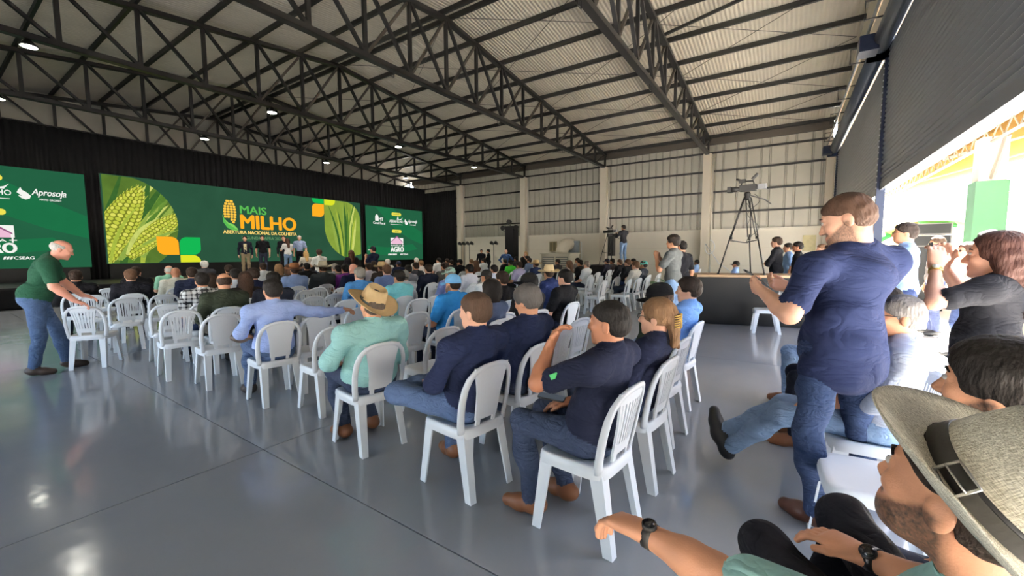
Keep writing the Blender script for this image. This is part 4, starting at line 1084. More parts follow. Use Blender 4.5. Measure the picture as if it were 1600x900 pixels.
def person(key, loc, rz, label, group=None, sk='tan', shirt=(40, 40, 44), pants=(40, 48, 66), shoe=None, hair=None, hc=(30, 24, 20), beardc=None, hat=None, scale=1.0, clothes=False, glasses=None, shirtm=None, pantsm=None, hs=None, hairh=.0085):
    me, v, q, f, hd, hfr, top = BODYME[key]
    o = link('person', me, None, loc, rz); o.scale = (scale,) * 3
    ms_ = [skin(sk, beardc or hc), shirtm or cloth(shirt), pantsm or cloth(pants), shoe or M_bshoe, hairm(beardc or hc), M_lip, M_eye, skin(sk)]
    for i, m in enumerate(ms_): setm(o, m, i)
    s = hs or 1.0
    if hair: add_hair(o, hd, hfr, hair, hc, s, hairh)
    if hat:
        kind = hat[0]
        if kind == 'hat': add_hat(o, hd, hfr, hat[1], hat[2], s, *(hat[3:]))
        else: add_cap(o, hd, hfr, hat[1], hat[2] if len(hat) > 2 else None, s, *(hat[3:]))
    if clothes and hs is not None or (clothes and hairh < .007):
        for y_ in (-1, 1):
            mb = MB(); mb.lathe([(0, .009)] + [(.0125 * math.sin(a), .009 * math.cos(a)) for a in np.linspace(.3, math.pi - .3, 6)] + [(0, -.009)], 12, 1.0, 1.25, (.0815, y_ * .031, .011)); e_ = mb.build('eye', mat('eye white', (214, 206, 198), .3), None, True); on_head(e_, o, hd, hfr, s)
            mb = MB(); mb.lathe([(0, .0055), (.004, .004), (.0058, 0), (.004, -.004), (0, -.0055)], 10, .7, 1, (.091, y_ * .0305, .011)); i_ = mb.build('iris', M_eye, e_, True)
            mb = MB(); mb.tube([(.091, y_ * .012, .031), (.09, y_ * .03, .036), (.078, y_ * .05, .03)], [.003, .0042, .002], 6); w_ = mb.build('eyebrow', hairm(tuple(int(c * .8) for c in (beardc or hc)))); on_head(w_, o, hd, hfr, s)
    if glasses: add_glasses(o, hd, hfr, s, glasses == 'dark')
    if clothes: garments(o, key, ms_)
    return tag(o, label, 'person', group)
AUD = [
('sL0', -10.34, 1.64, 173.0, 0.992, (24, 24, 27), 'short', (44, 32, 25), 'tan', 0, 'broad person in black with dark hair, seated beyond the bald man in green'),
('sL0', -9.48, 2.16, 172.1, 0.999, (26, 26, 32), 'short', (82, 58, 42), 'light', 0, 'man in black suit with short brown hair, seated third from the left'),
('sL1', -11.21, 2.66, 171.6, 1.003, (24, 24, 27), 'short', (44, 32, 25), 'light', 0, 'dark-haired person in black half hidden behind the man in the suit'),
('sS0', -12.06, 3.43, 170.5, 0.999, (150, 205, 172), 'bald', (214, 208, 198), 'light', 0, 'grey-haired man in mint green shirt near the orange leaf logo'),
('sL0', -10.34, 3.04, 172.1, 0.994, (226, 220, 200), None, (24, 20, 18), 'brown', 0, 'shaven-headed man in cream shirt seen from behind'),
('sL0', -9.49, 3.04, 170.6, 1.004, (38, 44, 66), 'short', (44, 32, 25), 'tan', 0, 'man in navy jacket with dark hair beside the cream shirt'),
('sL0', -14.65, 5.01, 177.8, 1.047, (60, 60, 64), 'fluffy', (214, 208, 198), 'light', 0, 'person with fluffy white hair near the stage'),
('sS0', -6.9, 2.31, 174.3, 0.996, 'plaid', 'short', (24, 20, 18), 'tan', 0, 'man in black and white plaid shirt with black hair'),
('sF', -7.76, 2.73, 170.5, 0.959, (214, 206, 200), 'long', (44, 32, 25), 'tan', 0, 'dark-haired woman in pale top beside the plaid shirt'),
('sL0', -6.05, 2.26, 172.8, 1.007, (44, 50, 40), 'bald', (44, 32, 25), 'tan', 0, 'balding man in dark olive shirt left of the light blue shirt'),
('sL0', -11.21, 4.33, 170.8, 1.001, (40, 40, 44), 'short', (44, 32, 25), 'tan', 0, 'dark brown-haired person behind the balding man, near the stage'),
('sL0', -8.62, 3.41, 177.1, 0.987, (226, 228, 236), 'short', (24, 20, 18), 'tan', 0, 'black-haired person in white right of the balding man'),
('sF', -6.9, 2.86, 174.2, 0.986, (40, 34, 32), 'long', (60, 42, 32), 'tan', 0, 'woman with long straight brown hair in dark top'),
('sS1', -7.77, 3.36, 176.0, 1.009, (30, 36, 62), 'short', (44, 32, 25), 'light', 0, 'man in navy shirt with head turned, beside long brown hair'),
('sS0', -12.07, 5.49, 173.6, 1.012, (228, 228, 226), 'short', (44, 32, 25), 'tan', 0, 'dark-haired man in white shirt below the speakers on stage'),
('sF', -10.35, 5.06, 173.4, 1.007, (228, 228, 226), 'long', (122, 92, 64), 'light', 0, 'woman with light brown hair in white shirt, left of the brown hat'),
('sL0', -6.05, 2.85, 177.9, 1.001, (38, 42, 56), 'short', (24, 20, 18), 'tan', 0, 'man in dark slate jacket directly before the light blue shirt'),
('sL0', -8.63, 4.52, 176.3, 1.03, (150, 172, 216), 'short', (44, 32, 25), 'tan', 'brownhat', 'person in brown felt hat and pale blue shirt'),
('sF', -9.49, 4.86, 175.8, 1.018, (70, 60, 54), 'bob', (82, 58, 42), 'light', 0, 'brown-haired woman just left of the brown felt hat'),
('sL0', -11.21, 6.25, 170.7, 1.005, (24, 24, 27), 'short', (24, 20, 18), 'tan', 0, 'black-haired person in black right of the brown felt hat'),
('sS0', -8.63, 5.16, 171.9, 1.053, (58, 62, 64), 'short', (44, 32, 25), 'tan', 'beigehat', 'man in wide beige hat and charcoal shirt'),
('sS0', -10.34, 6.53, 176.7, 0.993, (120, 120, 124), 'short', (128, 122, 114), 'light', 0, 'grey-haired person right of the wide beige hat'),
('sS0', -9.48, 6.09, 171.6, 0.982, (90, 84, 84), 'short', (24, 20, 18), 'tan', 0, 'black-haired person between beige hat and purple shirt'),
('sS0', -8.63, 5.7, 176.9, 1.01, (108, 48, 128), 'short', (24, 20, 18), 'tan', 0, 'man in purple shirt with black hair'),
('sS0', -7.77, 5.32, 173.1, 1.036, (26, 30, 52), None, (24, 20, 18), 'pink', 0, 'bald pink-headed man in navy shirt beside the purple shirt'),
('sS0', -6.05, 4.24, 177.0, 1.018, (84, 148, 212), 'short', (128, 122, 114), 'light', 0, 'grey-haired man in bright blue polo seated behind the navy shirt'),
('sS0', -9.49, 6.98, 178.0, 1.006, (214, 208, 220), 'short', (44, 32, 25), 'tan', 0, 'dark-haired man in pale lilac shirt behind the grey-haired man'),
('sF', -11.21, 8.47, 171.0, 1.018, (40, 36, 38), 'long', (44, 32, 25), 'tan', 0, 'long dark-haired woman in dark top below the green screen edge'),
('sL0', -8.63, 6.72, 176.3, 1.018, (60, 50, 44), 'short', (82, 58, 42), 'tan', 'strawhat', 'person in small straw hat with black band'),
('sS0', -12.93, 10.41, 176.3, 1.041, (200, 196, 190), 'short', (214, 208, 198), 'light', 0, 'white-haired person beyond the small straw hat'),
('sL0', -6.91, 5.51, 170.1, 1.018, (106, 124, 168), 'short', (82, 58, 42), 'light', 0, 'brown-haired man in dusty blue shirt'),
('sL0', -12.06, 10.23, 171.0, 0.983, (36, 42, 64), 'short', (44, 32, 25), 'tan', 'navycap', 'person in navy cap and jacket below the AGRO logo'),
('sS0', -5.18, 4.34, 175.7, 0.994, (128, 206, 212), 'short', (24, 20, 18), 'tan', 'blackcapback', 'man in turquoise shirt with backward black cap'),
('sL0', -6.04, 5.22, 170.3, 0.95, (206, 208, 214), 'short', (128, 122, 114), 'tan', 'greycap', 'person in pale grey jacket with dark strap across the back'),
('sS0', -13.79, 12.69, 173.7, 1.06, (214, 206, 196), 'short', (214, 208, 198), 'light', 0, 'white-haired person under the right edge of the right screen'),
('sS0', -11.21, 10.53, 172.6, 1.008, (220, 212, 206), 'short', (122, 92, 64), 'light', 0, 'light brown-haired person in pale shirt, right of the right screen'),
('sL0', -8.63, 7.88, 176.4, 1.011, (62, 62, 68), 'short', (44, 32, 25), 'tan', 0, 'dark-haired man in charcoal jacket beneath the right screen'),
('sS0', -7.76, 6.85, 170.5, 0.983, (150, 150, 158), 'short', (24, 20, 18), 'tan', 0, 'black-haired person left of the charcoal jacket'),
('sL0', -6.91, 6.68, 172.5, 1.006, (28, 32, 48), 'short', (44, 32, 25), 'light', 0, 'man in dark navy jacket beside the charcoal jacket'),
('sS1', -12.93, 13.25, 170.3, 1.056, (230, 228, 226), 'short', (24, 20, 18), 'light', 0, 'dark-haired man in white looking aside, before the side curtain'),
('sS0', -7.77, 8.11, 170.9, 1.013, (84, 84, 82), 'short', (44, 32, 25), 'tan', 0, 'man in dark grey shirt left of the mint cap'),
('sS0', -13.79, 14.67, 175.6, 1.018, (80, 70, 66), 'short', (44, 32, 25), 'tan', 0, 'brown-haired person far ahead by the lamp stands'),
('sL0', -11.21, 12.15, 175.1, 1.007, (50, 48, 50), 'short', (44, 32, 25), 'light', 0, 'dark-haired person behind the pale mint cap'),
('sS0', -5.19, 5.52, 176.7, 1.001, (138, 150, 206), 'short', (128, 122, 114), 'tan', 'mintcap', 'person in pale mint cap and periwinkle shirt'),
('sS1', -10.35, 11.7, 176.8, 1.031, (24, 24, 27), 'short', (24, 20, 18), 'tan', 'blackcap', 'man in black cap and black shirt beyond the light blue cap'),
('sS0', -3.46, 3.69, 177.5, 0.995, (52, 136, 204), 'crop', (44, 32, 25), 'tan', 'bluecap', 'bearded man in light blue cap and bright blue polo'),
('sL0', -6.05, 7.1, 175.6, 1.006, (232, 230, 238), 'short', (24, 20, 18), 'tan', 0, 'black-haired man in white patterned shirt right of the blue cap'),
('sS1', -12.07, 15.37, 173.2, 1.015, (228, 228, 226), 'short', (24, 20, 18), 'tan', 0, 'black-haired man in white leaning over near the far wall'),
('sL0', -11.21, 13.38, 178.0, 1.015, (170, 146, 110), 'short', (122, 92, 64), 'light', 0, 'fair-haired person in tan clothing near the side curtain'),
('sF', -9.49, 11.58, 172.6, 1.002, (96, 60, 46), 'long', (82, 58, 42), 'tan', 0, 'woman with long reddish brown hair in the middle rows'),
('sS0', -4.32, 5.48, 175.3, 0.976, (228, 228, 226), 'crop', (44, 32, 25), 'tan', 'darkcap', 'bearded man in dark cap and white shirt, mid audience'),
('sS0', -6.04, 8.02, 175.5, 0.976, (210, 216, 236), 'short', (24, 20, 18), 'tan', 0, 'black-haired person in pale blue right of the dark cap'),
('sF', -2.6, 3.33, 171.5, 0.983, (72, 82, 106), 'bob', (24, 20, 18), 'tan', 0, 'woman with sleek black bob in slate top'),
('sS0', -3.46, 4.73, 174.2, 0.994, (24, 24, 27), 'short', (44, 32, 25), 'tan', 0, 'man in black with dark brown hair, beside the black bob'),
('sL0', -10.35, 14.65, 175.5, 1.004, (24, 24, 27), 'short', (24, 20, 18), 'tan', 0, 'black-haired person in black left of the bright green shirt'),
('sS0', -8.63, 12.55, 174.2, 1.013, (72, 190, 60), 'short', (24, 20, 18), 'brown', 0, 'man in bright green shirt'),
('sS0', -6.9, 10.49, 172.4, 0.997, (184, 176, 206), 'short', (44, 32, 25), 'tan', 0, 'dark-haired man in lilac shirt right of the bright green one'),
('sS0', -11.22, 16.83, 177.5, 1.079, (60, 54, 54), 'short', (24, 20, 18), 'brown', 0, 'black-haired person far back above the green shirt'),
('sF', -10.35, 16.06, 170.2, 1.06, (24, 24, 27), 'long', (24, 20, 18), 'tan', 0, 'woman with black hair near the evaporative cooler'),
('sS0', -9.49, 15.28, 177.8, 1.043, (116, 132, 162), 'short', (44, 32, 25), 'tan', 'darkcap', 'person in cap and grey blue shirt before the cooler'),
('sL0', -6.91, 11.49, 172.0, 1.008, (38, 48, 80), 'short', (44, 32, 25), 'tan', 'strawhat', 'person in straw hat and navy shirt left of the cooler'),
('sS1', -2.61, 4.13, 171.2, 1.008, (24, 24, 27), 'short', (24, 20, 18), 'tan', 'blackcap', 'man in black cap and black shirt, second row from the aisle'),
('sL1', -3.47, 6.33, 177.9, 1.01, (34, 44, 82), 'short', (44, 32, 25), 'tan', 'creamhat', 'person in cream cowboy hat and navy shirt by the aisle'),
('sS1', -7.77, 14.73, 171.7, 1.011, (50, 46, 48), 'short', (24, 20, 18), 'tan', 0, 'black-haired man in profile above the cream cowboy hat'),
('sF', -6.05, 12.17, 175.1, 1.01, (180, 170, 176), 'long', (82, 58, 42), 'tan', 0, 'woman with wavy brown hair right of the cream cowboy hat'),
('sS0', -2.61, 5.01, 173.4, 1.02, (24, 24, 27), 'short', (24, 20, 18), 'light', 0, 'black-haired man in black seen from behind at the aisle'),
('sS0', -7.77, 16.5, 177.9, 1.037, (120, 110, 104), 'short', (44, 32, 25), 'tan', 0, 'dark-haired man far back beneath the wall poster'),
('sS0', -6.05, 13.03, 177.6, 1.017, (24, 24, 27), 'short', (24, 20, 18), 'tan', 0, 'man in black shirt beside the grey-haired man in white, far block'),
('sS0', -5.19, 11.64, 176.6, 1.005, (222, 224, 226), 'short', (104, 92, 82), 'light', 0, 'grey-brown-haired man in white shirt across the aisle'),
('sL0', -6.05, 15.58, 170.4, 1.024, (40, 38, 48), 'short', (44, 32, 25), 'light', 'navycap', 'person in cap and dark jacket at left end of far row'),
('sL0', -6.05, 16.15, 176.4, 1.022, (52, 46, 44), 'short', (24, 20, 18), 'brown', 0, 'black-haired person in the far row beside the capped one'),
('sL0', -5.19, 14.59, 172.0, 1.021, (24, 24, 27), 'crop', (82, 58, 42), 'light', 0, 'close-cropped man in black below the camera operator'),
('sL0', -4.33, 12.87, 170.6, 1.042, (24, 24, 27), 'short', (82, 58, 42), 'light', 0, 'brown-haired bearded man in black, far block'),
('sC', -3.47, 10.85, 170.5, 1.025, (206, 200, 190), 'short', (82, 58, 42), 'light', 0, 'man in cream jacket and jeans sitting with folded arms'),
('sS0', -3.47, 11.62, 175.2, 1.02, (54, 58, 66), 'short', (44, 32, 25), 'tan', 'tealcap', 'person in turquoise cap and dark shirt across the aisle'),
('sS0', -5.19, 16.17, 175.2, 1.024, (24, 24, 27), 'short', (24, 20, 18), 'tan', 0, 'person in black partly hidden behind the cream jacket'),
]
EMPTY = [
(-7.73, 1.35, 150, 'slot', 'white slotted plastic chair held by the bald man in green'),
(-9.68, 1.7, 172, 'slot', 'empty white slotted chair right behind the one the bald man holds'),
(-8.65, 1.89, 170, 'slot', 'empty white slotted chair behind the man in black suit'),
(-8.84, 2.42, 168, 'slot', 'empty white slotted chair behind the cream shirt'),
(-7.13, 1.98, 170, 'slot', 'empty white slotted chair, second from the end left of the plaid shirt'),
(-6.18, 1.82, 172, 'slot', 'empty white slotted chair nearest the camera in the left group'),
(-11.41, 2.26, 172, 'slot', 'white slotted chair between the two people in black at the left'),
(-5.4, 1.95, 172, 'solid', "empty white chair beside the light blue shirt man's raised boot"),
(-4.4, 2.49, 168, 'solid', 'empty white chair under the outstretched light blue arm'),
(-3.65, 2.21, 172, 'solid', 'empty white chair just left of the teal shirt and straw hat'),
(-5.46, 3.56, 168, 'solid', 'empty white solid-back chair left of the straw hat brim'),
(-4.61, 3.17, 170, 'solid', "empty white solid-back chair touching the straw hat's left brim"),
(-6.5, 4.05, 168, 'slot', 'empty white slotted chair left of the blue polo'),
(-6.42, 3.6, 170, 'slot', 'empty white slotted chair above the outstretched arm'),
(-7.53, 4.12, 170, 'slot', 'empty white slotted chair behind the brown felt hat, nearer row'),
(-7.9, 4.57, 168, 'slot', 'empty white slotted chair behind the wide beige hat'),
(-9.35, 5.65, 170, 'slot', 'empty white slotted chair beneath the wide beige hat'),
(-7.48, 4.83, 168, 'slot', 'empty white slotted chair behind the purple shirt'),
(-3.68, 3.22, 170, 'solid', "empty white chair just right of the teal shirt's shoulder"),
(-2.75, 2.7, 172, 'solid', 'empty white chair left of the young man in navy'),
(-4.7, 4.23, 168, 'solid', 'empty white chair right of the straw hat brim'),
(-4.81, 4.7, 170, 'solid', 'empty white chair left of the bright blue polo'),
(-5.85, 5.81, 168, 'solid', 'empty white chair two rows ahead of the blue polo'),
(-7.68, 7.46, 170, 'solid', 'empty white chair behind the dark navy jacket'),
(-2.81, 3.72, 168, 'solid', "empty white chair beside the grey-haired man's face"),
(-5.58, 6.53, 170, 'solid', 'empty white chair behind the white patterned shirt'),
(-1.88, 3.3, 172, 'slot', 'empty white chair between the two seated men in dark shirts'),
(-1.95, 3.83, 170, 'slot', 'empty white chair behind the raised hand of the man in black polo'),
]
FAR = [(-5.41, 11.6), (-5.68, 13.45), (-4.68, 11.18), (-4.6, 11.63), (-4.15, 11.1), (-4.65, 12.96), (-3.58, 11.43), (-3.69, 12.57), (-3.55, 12.64), (-3.64, 13.52), (-7.14, 10.2), (-7.43, 10.93), (-7.52, 11.37), (-4.65, 10.45), (-3.86, 9.36), (-3.51, 10.14)]
# ------------------------------------------------------------------ audience
gh = .0165
for key, J, kw in (('sS0', seated(), dict(sleeve='short')), ('sS1', seated(yaw=R(28), lean=.03), dict(sleeve='short')), ('sL0', seated(wide=1.05), dict(sleeve='long', girth=1.06)),
                   ('sL1', seated(yaw=R(-24), arms='knees', lean=.1), dict(sleeve='long')), ('sC', seated(arms='crossed', lean=-.02), dict(sleeve='long')),
                   ('sF', seated(wide=.88), dict(sleeve='long', fem=True, girth=.9)), ('sB', seated(wide=1.05), dict(sleeve='short', girth=1.1, beard=.006))):
    body_mesh(key, J, gh, **kw)
CAPC = {'navycap': (36, 44, 72), 'blackcap': (22, 22, 24), 'darkcap': (40, 38, 36), 'mintcap': (176, 206, 190), 'bluecap': (124, 182, 226), 'greycap': (120, 118, 116), 'tealcap': (112, 206, 190), 'blackcapback': (26, 26, 28)}
def plaid_mat():
    m = bpy.data.materials.new('black and white plaid'); m.use_nodes = True; t = m.node_tree; b = t.nodes['Principled BSDF']; b.inputs['Roughness'].default_value = .85
    tc = t.nodes.new('ShaderNodeTexCoord'); prev = None
    for ax in ('X', 'Y', 'Z'):
        wv = t.nodes.new('ShaderNodeTexWave'); wv.bands_direction = ax; wv.inputs['Scale'].default_value = 5.5; wv.inputs['Distortion'].default_value = .2
        t.links.new(tc.outputs['Object'], wv.inputs[0]); rp = t.nodes.new('ShaderNodeMath'); rp.operation = 'GREATER_THAN'; rp.inputs[1].default_value = .72; t.links.new(wv.outputs['Fac'], rp.inputs[0])
        if prev is None: prev = rp
        else:
            ad = t.nodes.new('ShaderNodeMath'); ad.operation = 'ADD'; t.links.new(prev.outputs[0], ad.inputs[0]); t.links.new(rp.outputs[0], ad.inputs[1]); prev = ad
    mr = t.nodes.new('ShaderNodeMapRange'); mr.inputs[1].default_value = 0; mr.inputs[2].default_value = 2; t.links.new(prev.outputs[0], mr.inputs[0])
    mx = t.nodes.new('ShaderNodeMix'); mx.data_type = 'RGBA'; mx.inputs[6].default_value = lin((226, 226, 224)); mx.inputs[7].default_value = lin((24, 24, 28))
    t.links.new(mr.outputs[0], mx.inputs[0]); t.links.new(mx.outputs[2], b.inputs['Base Color']); return m
M_plaid = plaid_mat()
PANTC = [(34, 40, 58), (28, 28, 32), (48, 62, 92), (40, 46, 60), (70, 66, 60)]
for i, (key, x, y, rz, s, sh, hair, hc, sk, hat, lab) in enumerate(AUD):
    if hat == 'bluecap': key = 'sB'
    hd_ = None
    if hat:
        if hat == 'brownhat': hd_ = ('hat', M_felt, M_bandk)
        elif hat == 'beigehat': hd_ = ('hat', M_beige, M_bandk)
        elif hat == 'strawhat': hd_ = ('hat', M_straw, M_bandk)
        elif hat == 'creamhat': hd_ = ('hat', mat('cream straw', (222, 196, 150), .8, 0, .1, 30, .4, 300), M_straw)
        else: hd_ = ('cap', cloth(CAPC[hat]), None) if hat != 'blackcapback' else ('cap', cloth(CAPC[hat]), None, 0.0, True)
    near = depth(x, y) < 6.5
    person(key, (x, y, 0), R(rz), lab, 'seated audience', sk, sh if sh != 'plaid' else (99, 99, 99), PANTC[i % 5], None, hair, hc, None, hd_, s, near, None, M_plaid if sh == 'plaid' else None)
    chair(x, y, R(rz), 'slot' if x < -5.2 and y < 5.6 else 'solid', 'white plastic chair under the ' + lab.split(', ')[0].replace('man in', 'man in', 1) if len(lab.split()) < 11 else 'white chair seating the ' + ' '.join(lab.split(',')[0].split()[:12]))
for (x, y, rz, kd, lab) in EMPTY: chair(x, y, R(rz), kd, lab)
ORD = 'first second third fourth fifth sixth seventh eighth ninth tenth eleventh twelfth thirteenth fourteenth fifteenth sixteenth'.split()
KEEP = []
for c_ in FAR:
    if all(math.hypot(c_[0] - a_, c_[1] - b_) > .43 for a_, b_ in CHAIRS + KEEP): KEEP.append(c_)
for i, (x, y) in enumerate(sorted(KEEP, key=lambda c: (c[0] * .829 + c[1] * .559) / depth(*c))): chair(x, y, R(180 - 3 * (i % 4)), 'solid', 'empty white chair across the aisle, %s from left in the far block' % ORD[i], 'empty chairs of the far block')

# ------------------------------------------------------------------ nearer seated people, each with a pose of their own
DENIM, DENIMD, DENIML = [folded(mat(n_, c_, .85, 0, .22, 14, .4, 150, .15), .5, 6.5) for n_, c_ in (('blue denim', (66, 84, 116)), ('dark blue denim', (44, 54, 76)), ('light blue denim', (122, 146, 178)))]
NAVYC = (26, 33, 58)
def near(key, J, x, y, rz, lab, h=.011, kd='solid', chl=None, seat=True, **kw):
    bk = {k: kw.pop(k) for k in list(kw) if k in ('girth', 'fem', 'sleeve', 'beard', 'untuck', 'collar', 'curl', 'bulk', 'chest', 'tight', 'hem')}
    body_mesh(key, J, h, True, [(SHIRT, .008, 26), (PANTS, .007, 26)], **bk)
    p = person(key, (x, y, 0), R(rz), lab, None, clothes=True, hairh=.006, **kw)
    if seat: chair(x, y, R(rz), kd, chl)
    return p
def phone(c, nrm, up, label):
    nrm = unit(nrm); up = unit(np.asarray(up, float) - nrm * (nrm @ np.asarray(up, float))); l = np.cross(up, nrm)
    M = Matrix([[l[0], nrm[0], up[0], c[0]], [l[1], nrm[1], up[1], c[1]], [l[2], nrm[2], up[2], c[2]], [0, 0, 0, 1]])
    e = empty('mobile_phone', (0, 0, 0)); e.matrix_world = M
    mb = MB(); mb.prism(leafbox(-.037, -.076, .037, .076, .012, ('bl', 'br', 'tl', 'tr')), -.004, .004); mb.build('case', mat('phone case', (22, 22, 26), .4), e)
    mb = MB(); mb.prism(leafbox(-.034, -.073, .034, .073, .01, ('bl', 'br', 'tl', 'tr')), .0041, .005); mb.build('screen', emit('phone screen', (92, 100, 110), .5), e)
    mb = MB(); mb.prism(leafbox(-.033, .03, -.004, .07, .008, ('bl', 'br', 'tl', 'tr')), -.006, -.0041); mb.build('camera_bump', mat('phone lens', (40, 40, 46), .2), e)
    tag(e, label, 'phone'); return e
# light blue shirt, boot over knee, arm along the next chair
J = seated(lean=.03, legs='crossed', wide=1.08, twist=R(-6)); J['elR'] = (-.16, -.43, .86); J['wrR'] = (-.14, -.68, .87); J['handR'] = (.3, -1, -.2); J['elL'] = (-.02, .28, .72); J['wrL'] = (.2, .2, .66)
near('a1', J, -4.33, 2.04, 172, 'man in light blue shirt resting one arm along the next chair', chl='white chair under the man in light blue shirt', sleeve='long', girth=1.12, sk='tan', shirt=(160, 178, 224), pantsm=DENIM, shoe=mat('dark brown boot', (54, 42, 36), .5), hair='short', hc=(24, 20, 18))
# teal shirt, straw hat
J = seated(lean=-.0, wide=1.16, tall=-.03, legs='under'); J['elL'] = (.02, .29, .68); J['wrL'] = (.2, .16, .62)
near('a2', J, -2.70, 1.97, 170, 'broad man in pale teal shirt and straw hat with slate band', chl='white chair under the man in teal shirt and straw hat', sleeve='roll', girth=1.28, sk='tan', shirt=(150, 196, 192), pantsm=DENIMD, shoe=M_leather, hair='short', hc=(70, 60, 52), hat=('hat', M_straw, M_bandg, R(-26), R(10)), bulk=1.12)
# young man in navy shirt, ankle over knee
J = seated(lean=.0, wide=1.06, legs='flat', yaw=R(8)); J['knL'] = (.30, .31, .60); J['anL'] = (.34, -.08, .60); J['toeL'] = (.43, -.22, .60); J['elL'] = (-.02, .26, .70); J['wrL'] = (.17, .14, .66); J['anR'] = (.28, -.12, .1); J['toeR'] = (.43, -.15, .035)
near('a3', J, -1.70, 1.97, 172, 'young man in navy shirt and jeans with short brown hair', .010, chl='white chair under the young man in navy shirt and jeans', sleeve='long', girth=1.05, sk='light', shirt=NAVYC, pantsm=DENIM, shoe=M_leather, hair='short', hc=(62, 46, 36))
# grey-haired man in navy
J = seated(lean=.0, wide=1.05, pitch=R(14))
near('a4', J, -1.71, 2.60, 172, 'grey-haired man in navy polo seated beside the young man', .011, chl='white chair under the grey-haired man in navy polo', sleeve='short', girth=1.12, sk='tan', shirt=NAVYC, pantsm=DENIMD, hair='fluffy', hc=(74, 70, 68))
# man in black polo, hand at his mouth
J = seated(lean=-.01, wide=1.06, yaw=R(4)); J['elL'] = (.13, .28, .83); J['wrL'] = (.16, .13, .985); J['handL'] = (-.3, -.3, .9); J['palmL'] = (-1, -.3, 0); J['curlL'] = .7; J['wrR'] = (.16, -.06, .63)
J['anL'] = (.27, .13, .1); J['toeL'] = (.43, .16, .04); J['anR'] = (.2, -.1, .1); J['toeR'] = (.36, -.13, .04)
pb = near('a5', J, -.86, 2.0, 174, 'man in dark navy polo holding a hand to his mouth', .0095, 'slot', 'white slotted chair nearest the camera, under the man in navy polo', sleeve='short', girth=1.08, sk='brown', shirt=(24, 28, 46), pantsm=DENIMD, shoe=M_leather, hair='crop', hc=(20, 17, 16))
phone((-1.08, 2.0, .665), (.1, 0, 1), (-1, -.3, 0), 'phone in the lap of the man holding his mouth')
# woman with hair claw
J = seated(lean=-.04, wide=.9, tall=-.05)
pw = near('a6', J, -.83, 2.66, 174, 'woman in navy polo with streaked brown hair in a claw clip', .0105, 'slot', 'white slotted chair under the woman with the claw clip', sleeve='short', girth=.96, fem=True, sk='light', shirt=(26, 30, 50), pantsm=DENIMD, hair='claw', hc=(104, 78, 56), glasses='clear')
hd, hfr = BODYME['a6'][4], BODYME['a6'][5]
mb = MB()
for k in range(6):
    for s_ in (-1, 1): mb.tube([(-.148, s_ * .006, .03 - k * .014), (-.15, s_ * .03, .028 - k * .014), (-.13, s_ * .045, .024 - k * .014)], .004, 6)
mb.tube([(-.15, 0, .04), (-.152, 0, -.05)], .008, 8)
o = mb.build('hair_claw', mat('gold hair claw', (216, 178, 96), .35, .2), None, True); on_head(o, pw, hd, hfr)
# man in dark green with black cap, man in light blue
J = seated(lean=.05, wide=1.08, pitch=R(10))
near('a7', J, -.88, 3.34, 174, 'man in dark green jacket and black cap seated past the woman', .012, 'slot', 'white chair under the man in green jacket and black cap', sleeve='long', girth=1.1, sk='light', shirt=(50, 64, 50), pantsm=DENIM, hair='crop', hc=(60, 44, 34), hat=('cap', cloth((22, 22, 25)), None))
J = seated(lean=-.03, wide=1.05, yaw=R(12))
near('a8', J, -.92, 4.2, 174, 'dark-haired man in sky blue shirt at the row end', .012, 'solid', 'white chair under the man in sky blue shirt at the row end', sleeve='long', girth=1.06, sk='light', shirt=(122, 164, 222), pantsm=DENIML, hair='fluffy', hc=(36, 27, 22))

# right-hand row along the shutters
J = seated(lean=.02, wide=1.1, yaw=R(4)); 
J['knL'] = (.42, .06, .48); J['knR'] = (.42, -.13, .47); J['anL'] = (.72, -.12, .12); J['toeL'] = (.80, -.16, .24); J['anR'] = (.77, -.17, .20); J['toeR'] = (.84, -.22, .32); J['elL'] = (.02, .24, .69); J['wrL'] = (.24, .1, .6)
near('b1', J, .44, 3.04, 180, 'man in pale striped shirt and glasses, black shoes stretched out', .010, 'slot', 'white chair under the man in pale striped shirt', sleeve='roll', girth=1.2, sk='tan', shirt=(176, 182, 196), pantsm=DENIML, shoe=M_bshoe, hair='short', hc=(92, 88, 86), glasses='clear')
J = seated(lean=.0, wide=1.0); near('b2', J, .46, 3.82, 180, 'seated person in dark trousers mostly hidden by the standing man', .014, 'slot', 'white chair hidden behind the standing man in navy', sleeve='long', sk='tan', shirt=(40, 42, 52), pants=(26, 28, 40), shoe=M_leather, hair='short')
J = seated(lean=.0, wide=1.0); near('b3', J, .42, 4.62, 180, 'seated person in light jeans behind the standing man in navy', .014, 'slot', 'white chair under the person in light jeans', sleeve='short', sk='tan', shirt=(40, 44, 60), pantsm=DENIML, shoe=M_leather, hair='short')
chair(.38, 2.45, R(184), 'slot', 'empty white chair between the man in navy and the linen hat')
J = seated(lean=.2, wide=1.05, legs='under'); J['hd'] = (.185, 0, 1.14); J['neck'] = (.12, 0, 1.0); J['hfr'] = head_frame(R(-26), R(-4))
near('b4', J, .63, 1.47, 178, 'dark-haired man in profile at the right picture edge', .009, 'slot', 'white chair under the man at the right picture edge', sleeve='short', girth=1.1, sk='tan', shirt=(120, 150, 180), pantsm=DENIMD, hair='fluffy', hc=(26, 22, 20), beard=.0015)
chair(-.3, 8.88, R(188), 'slot', 'lone empty white chair in front of the black skirted platform')

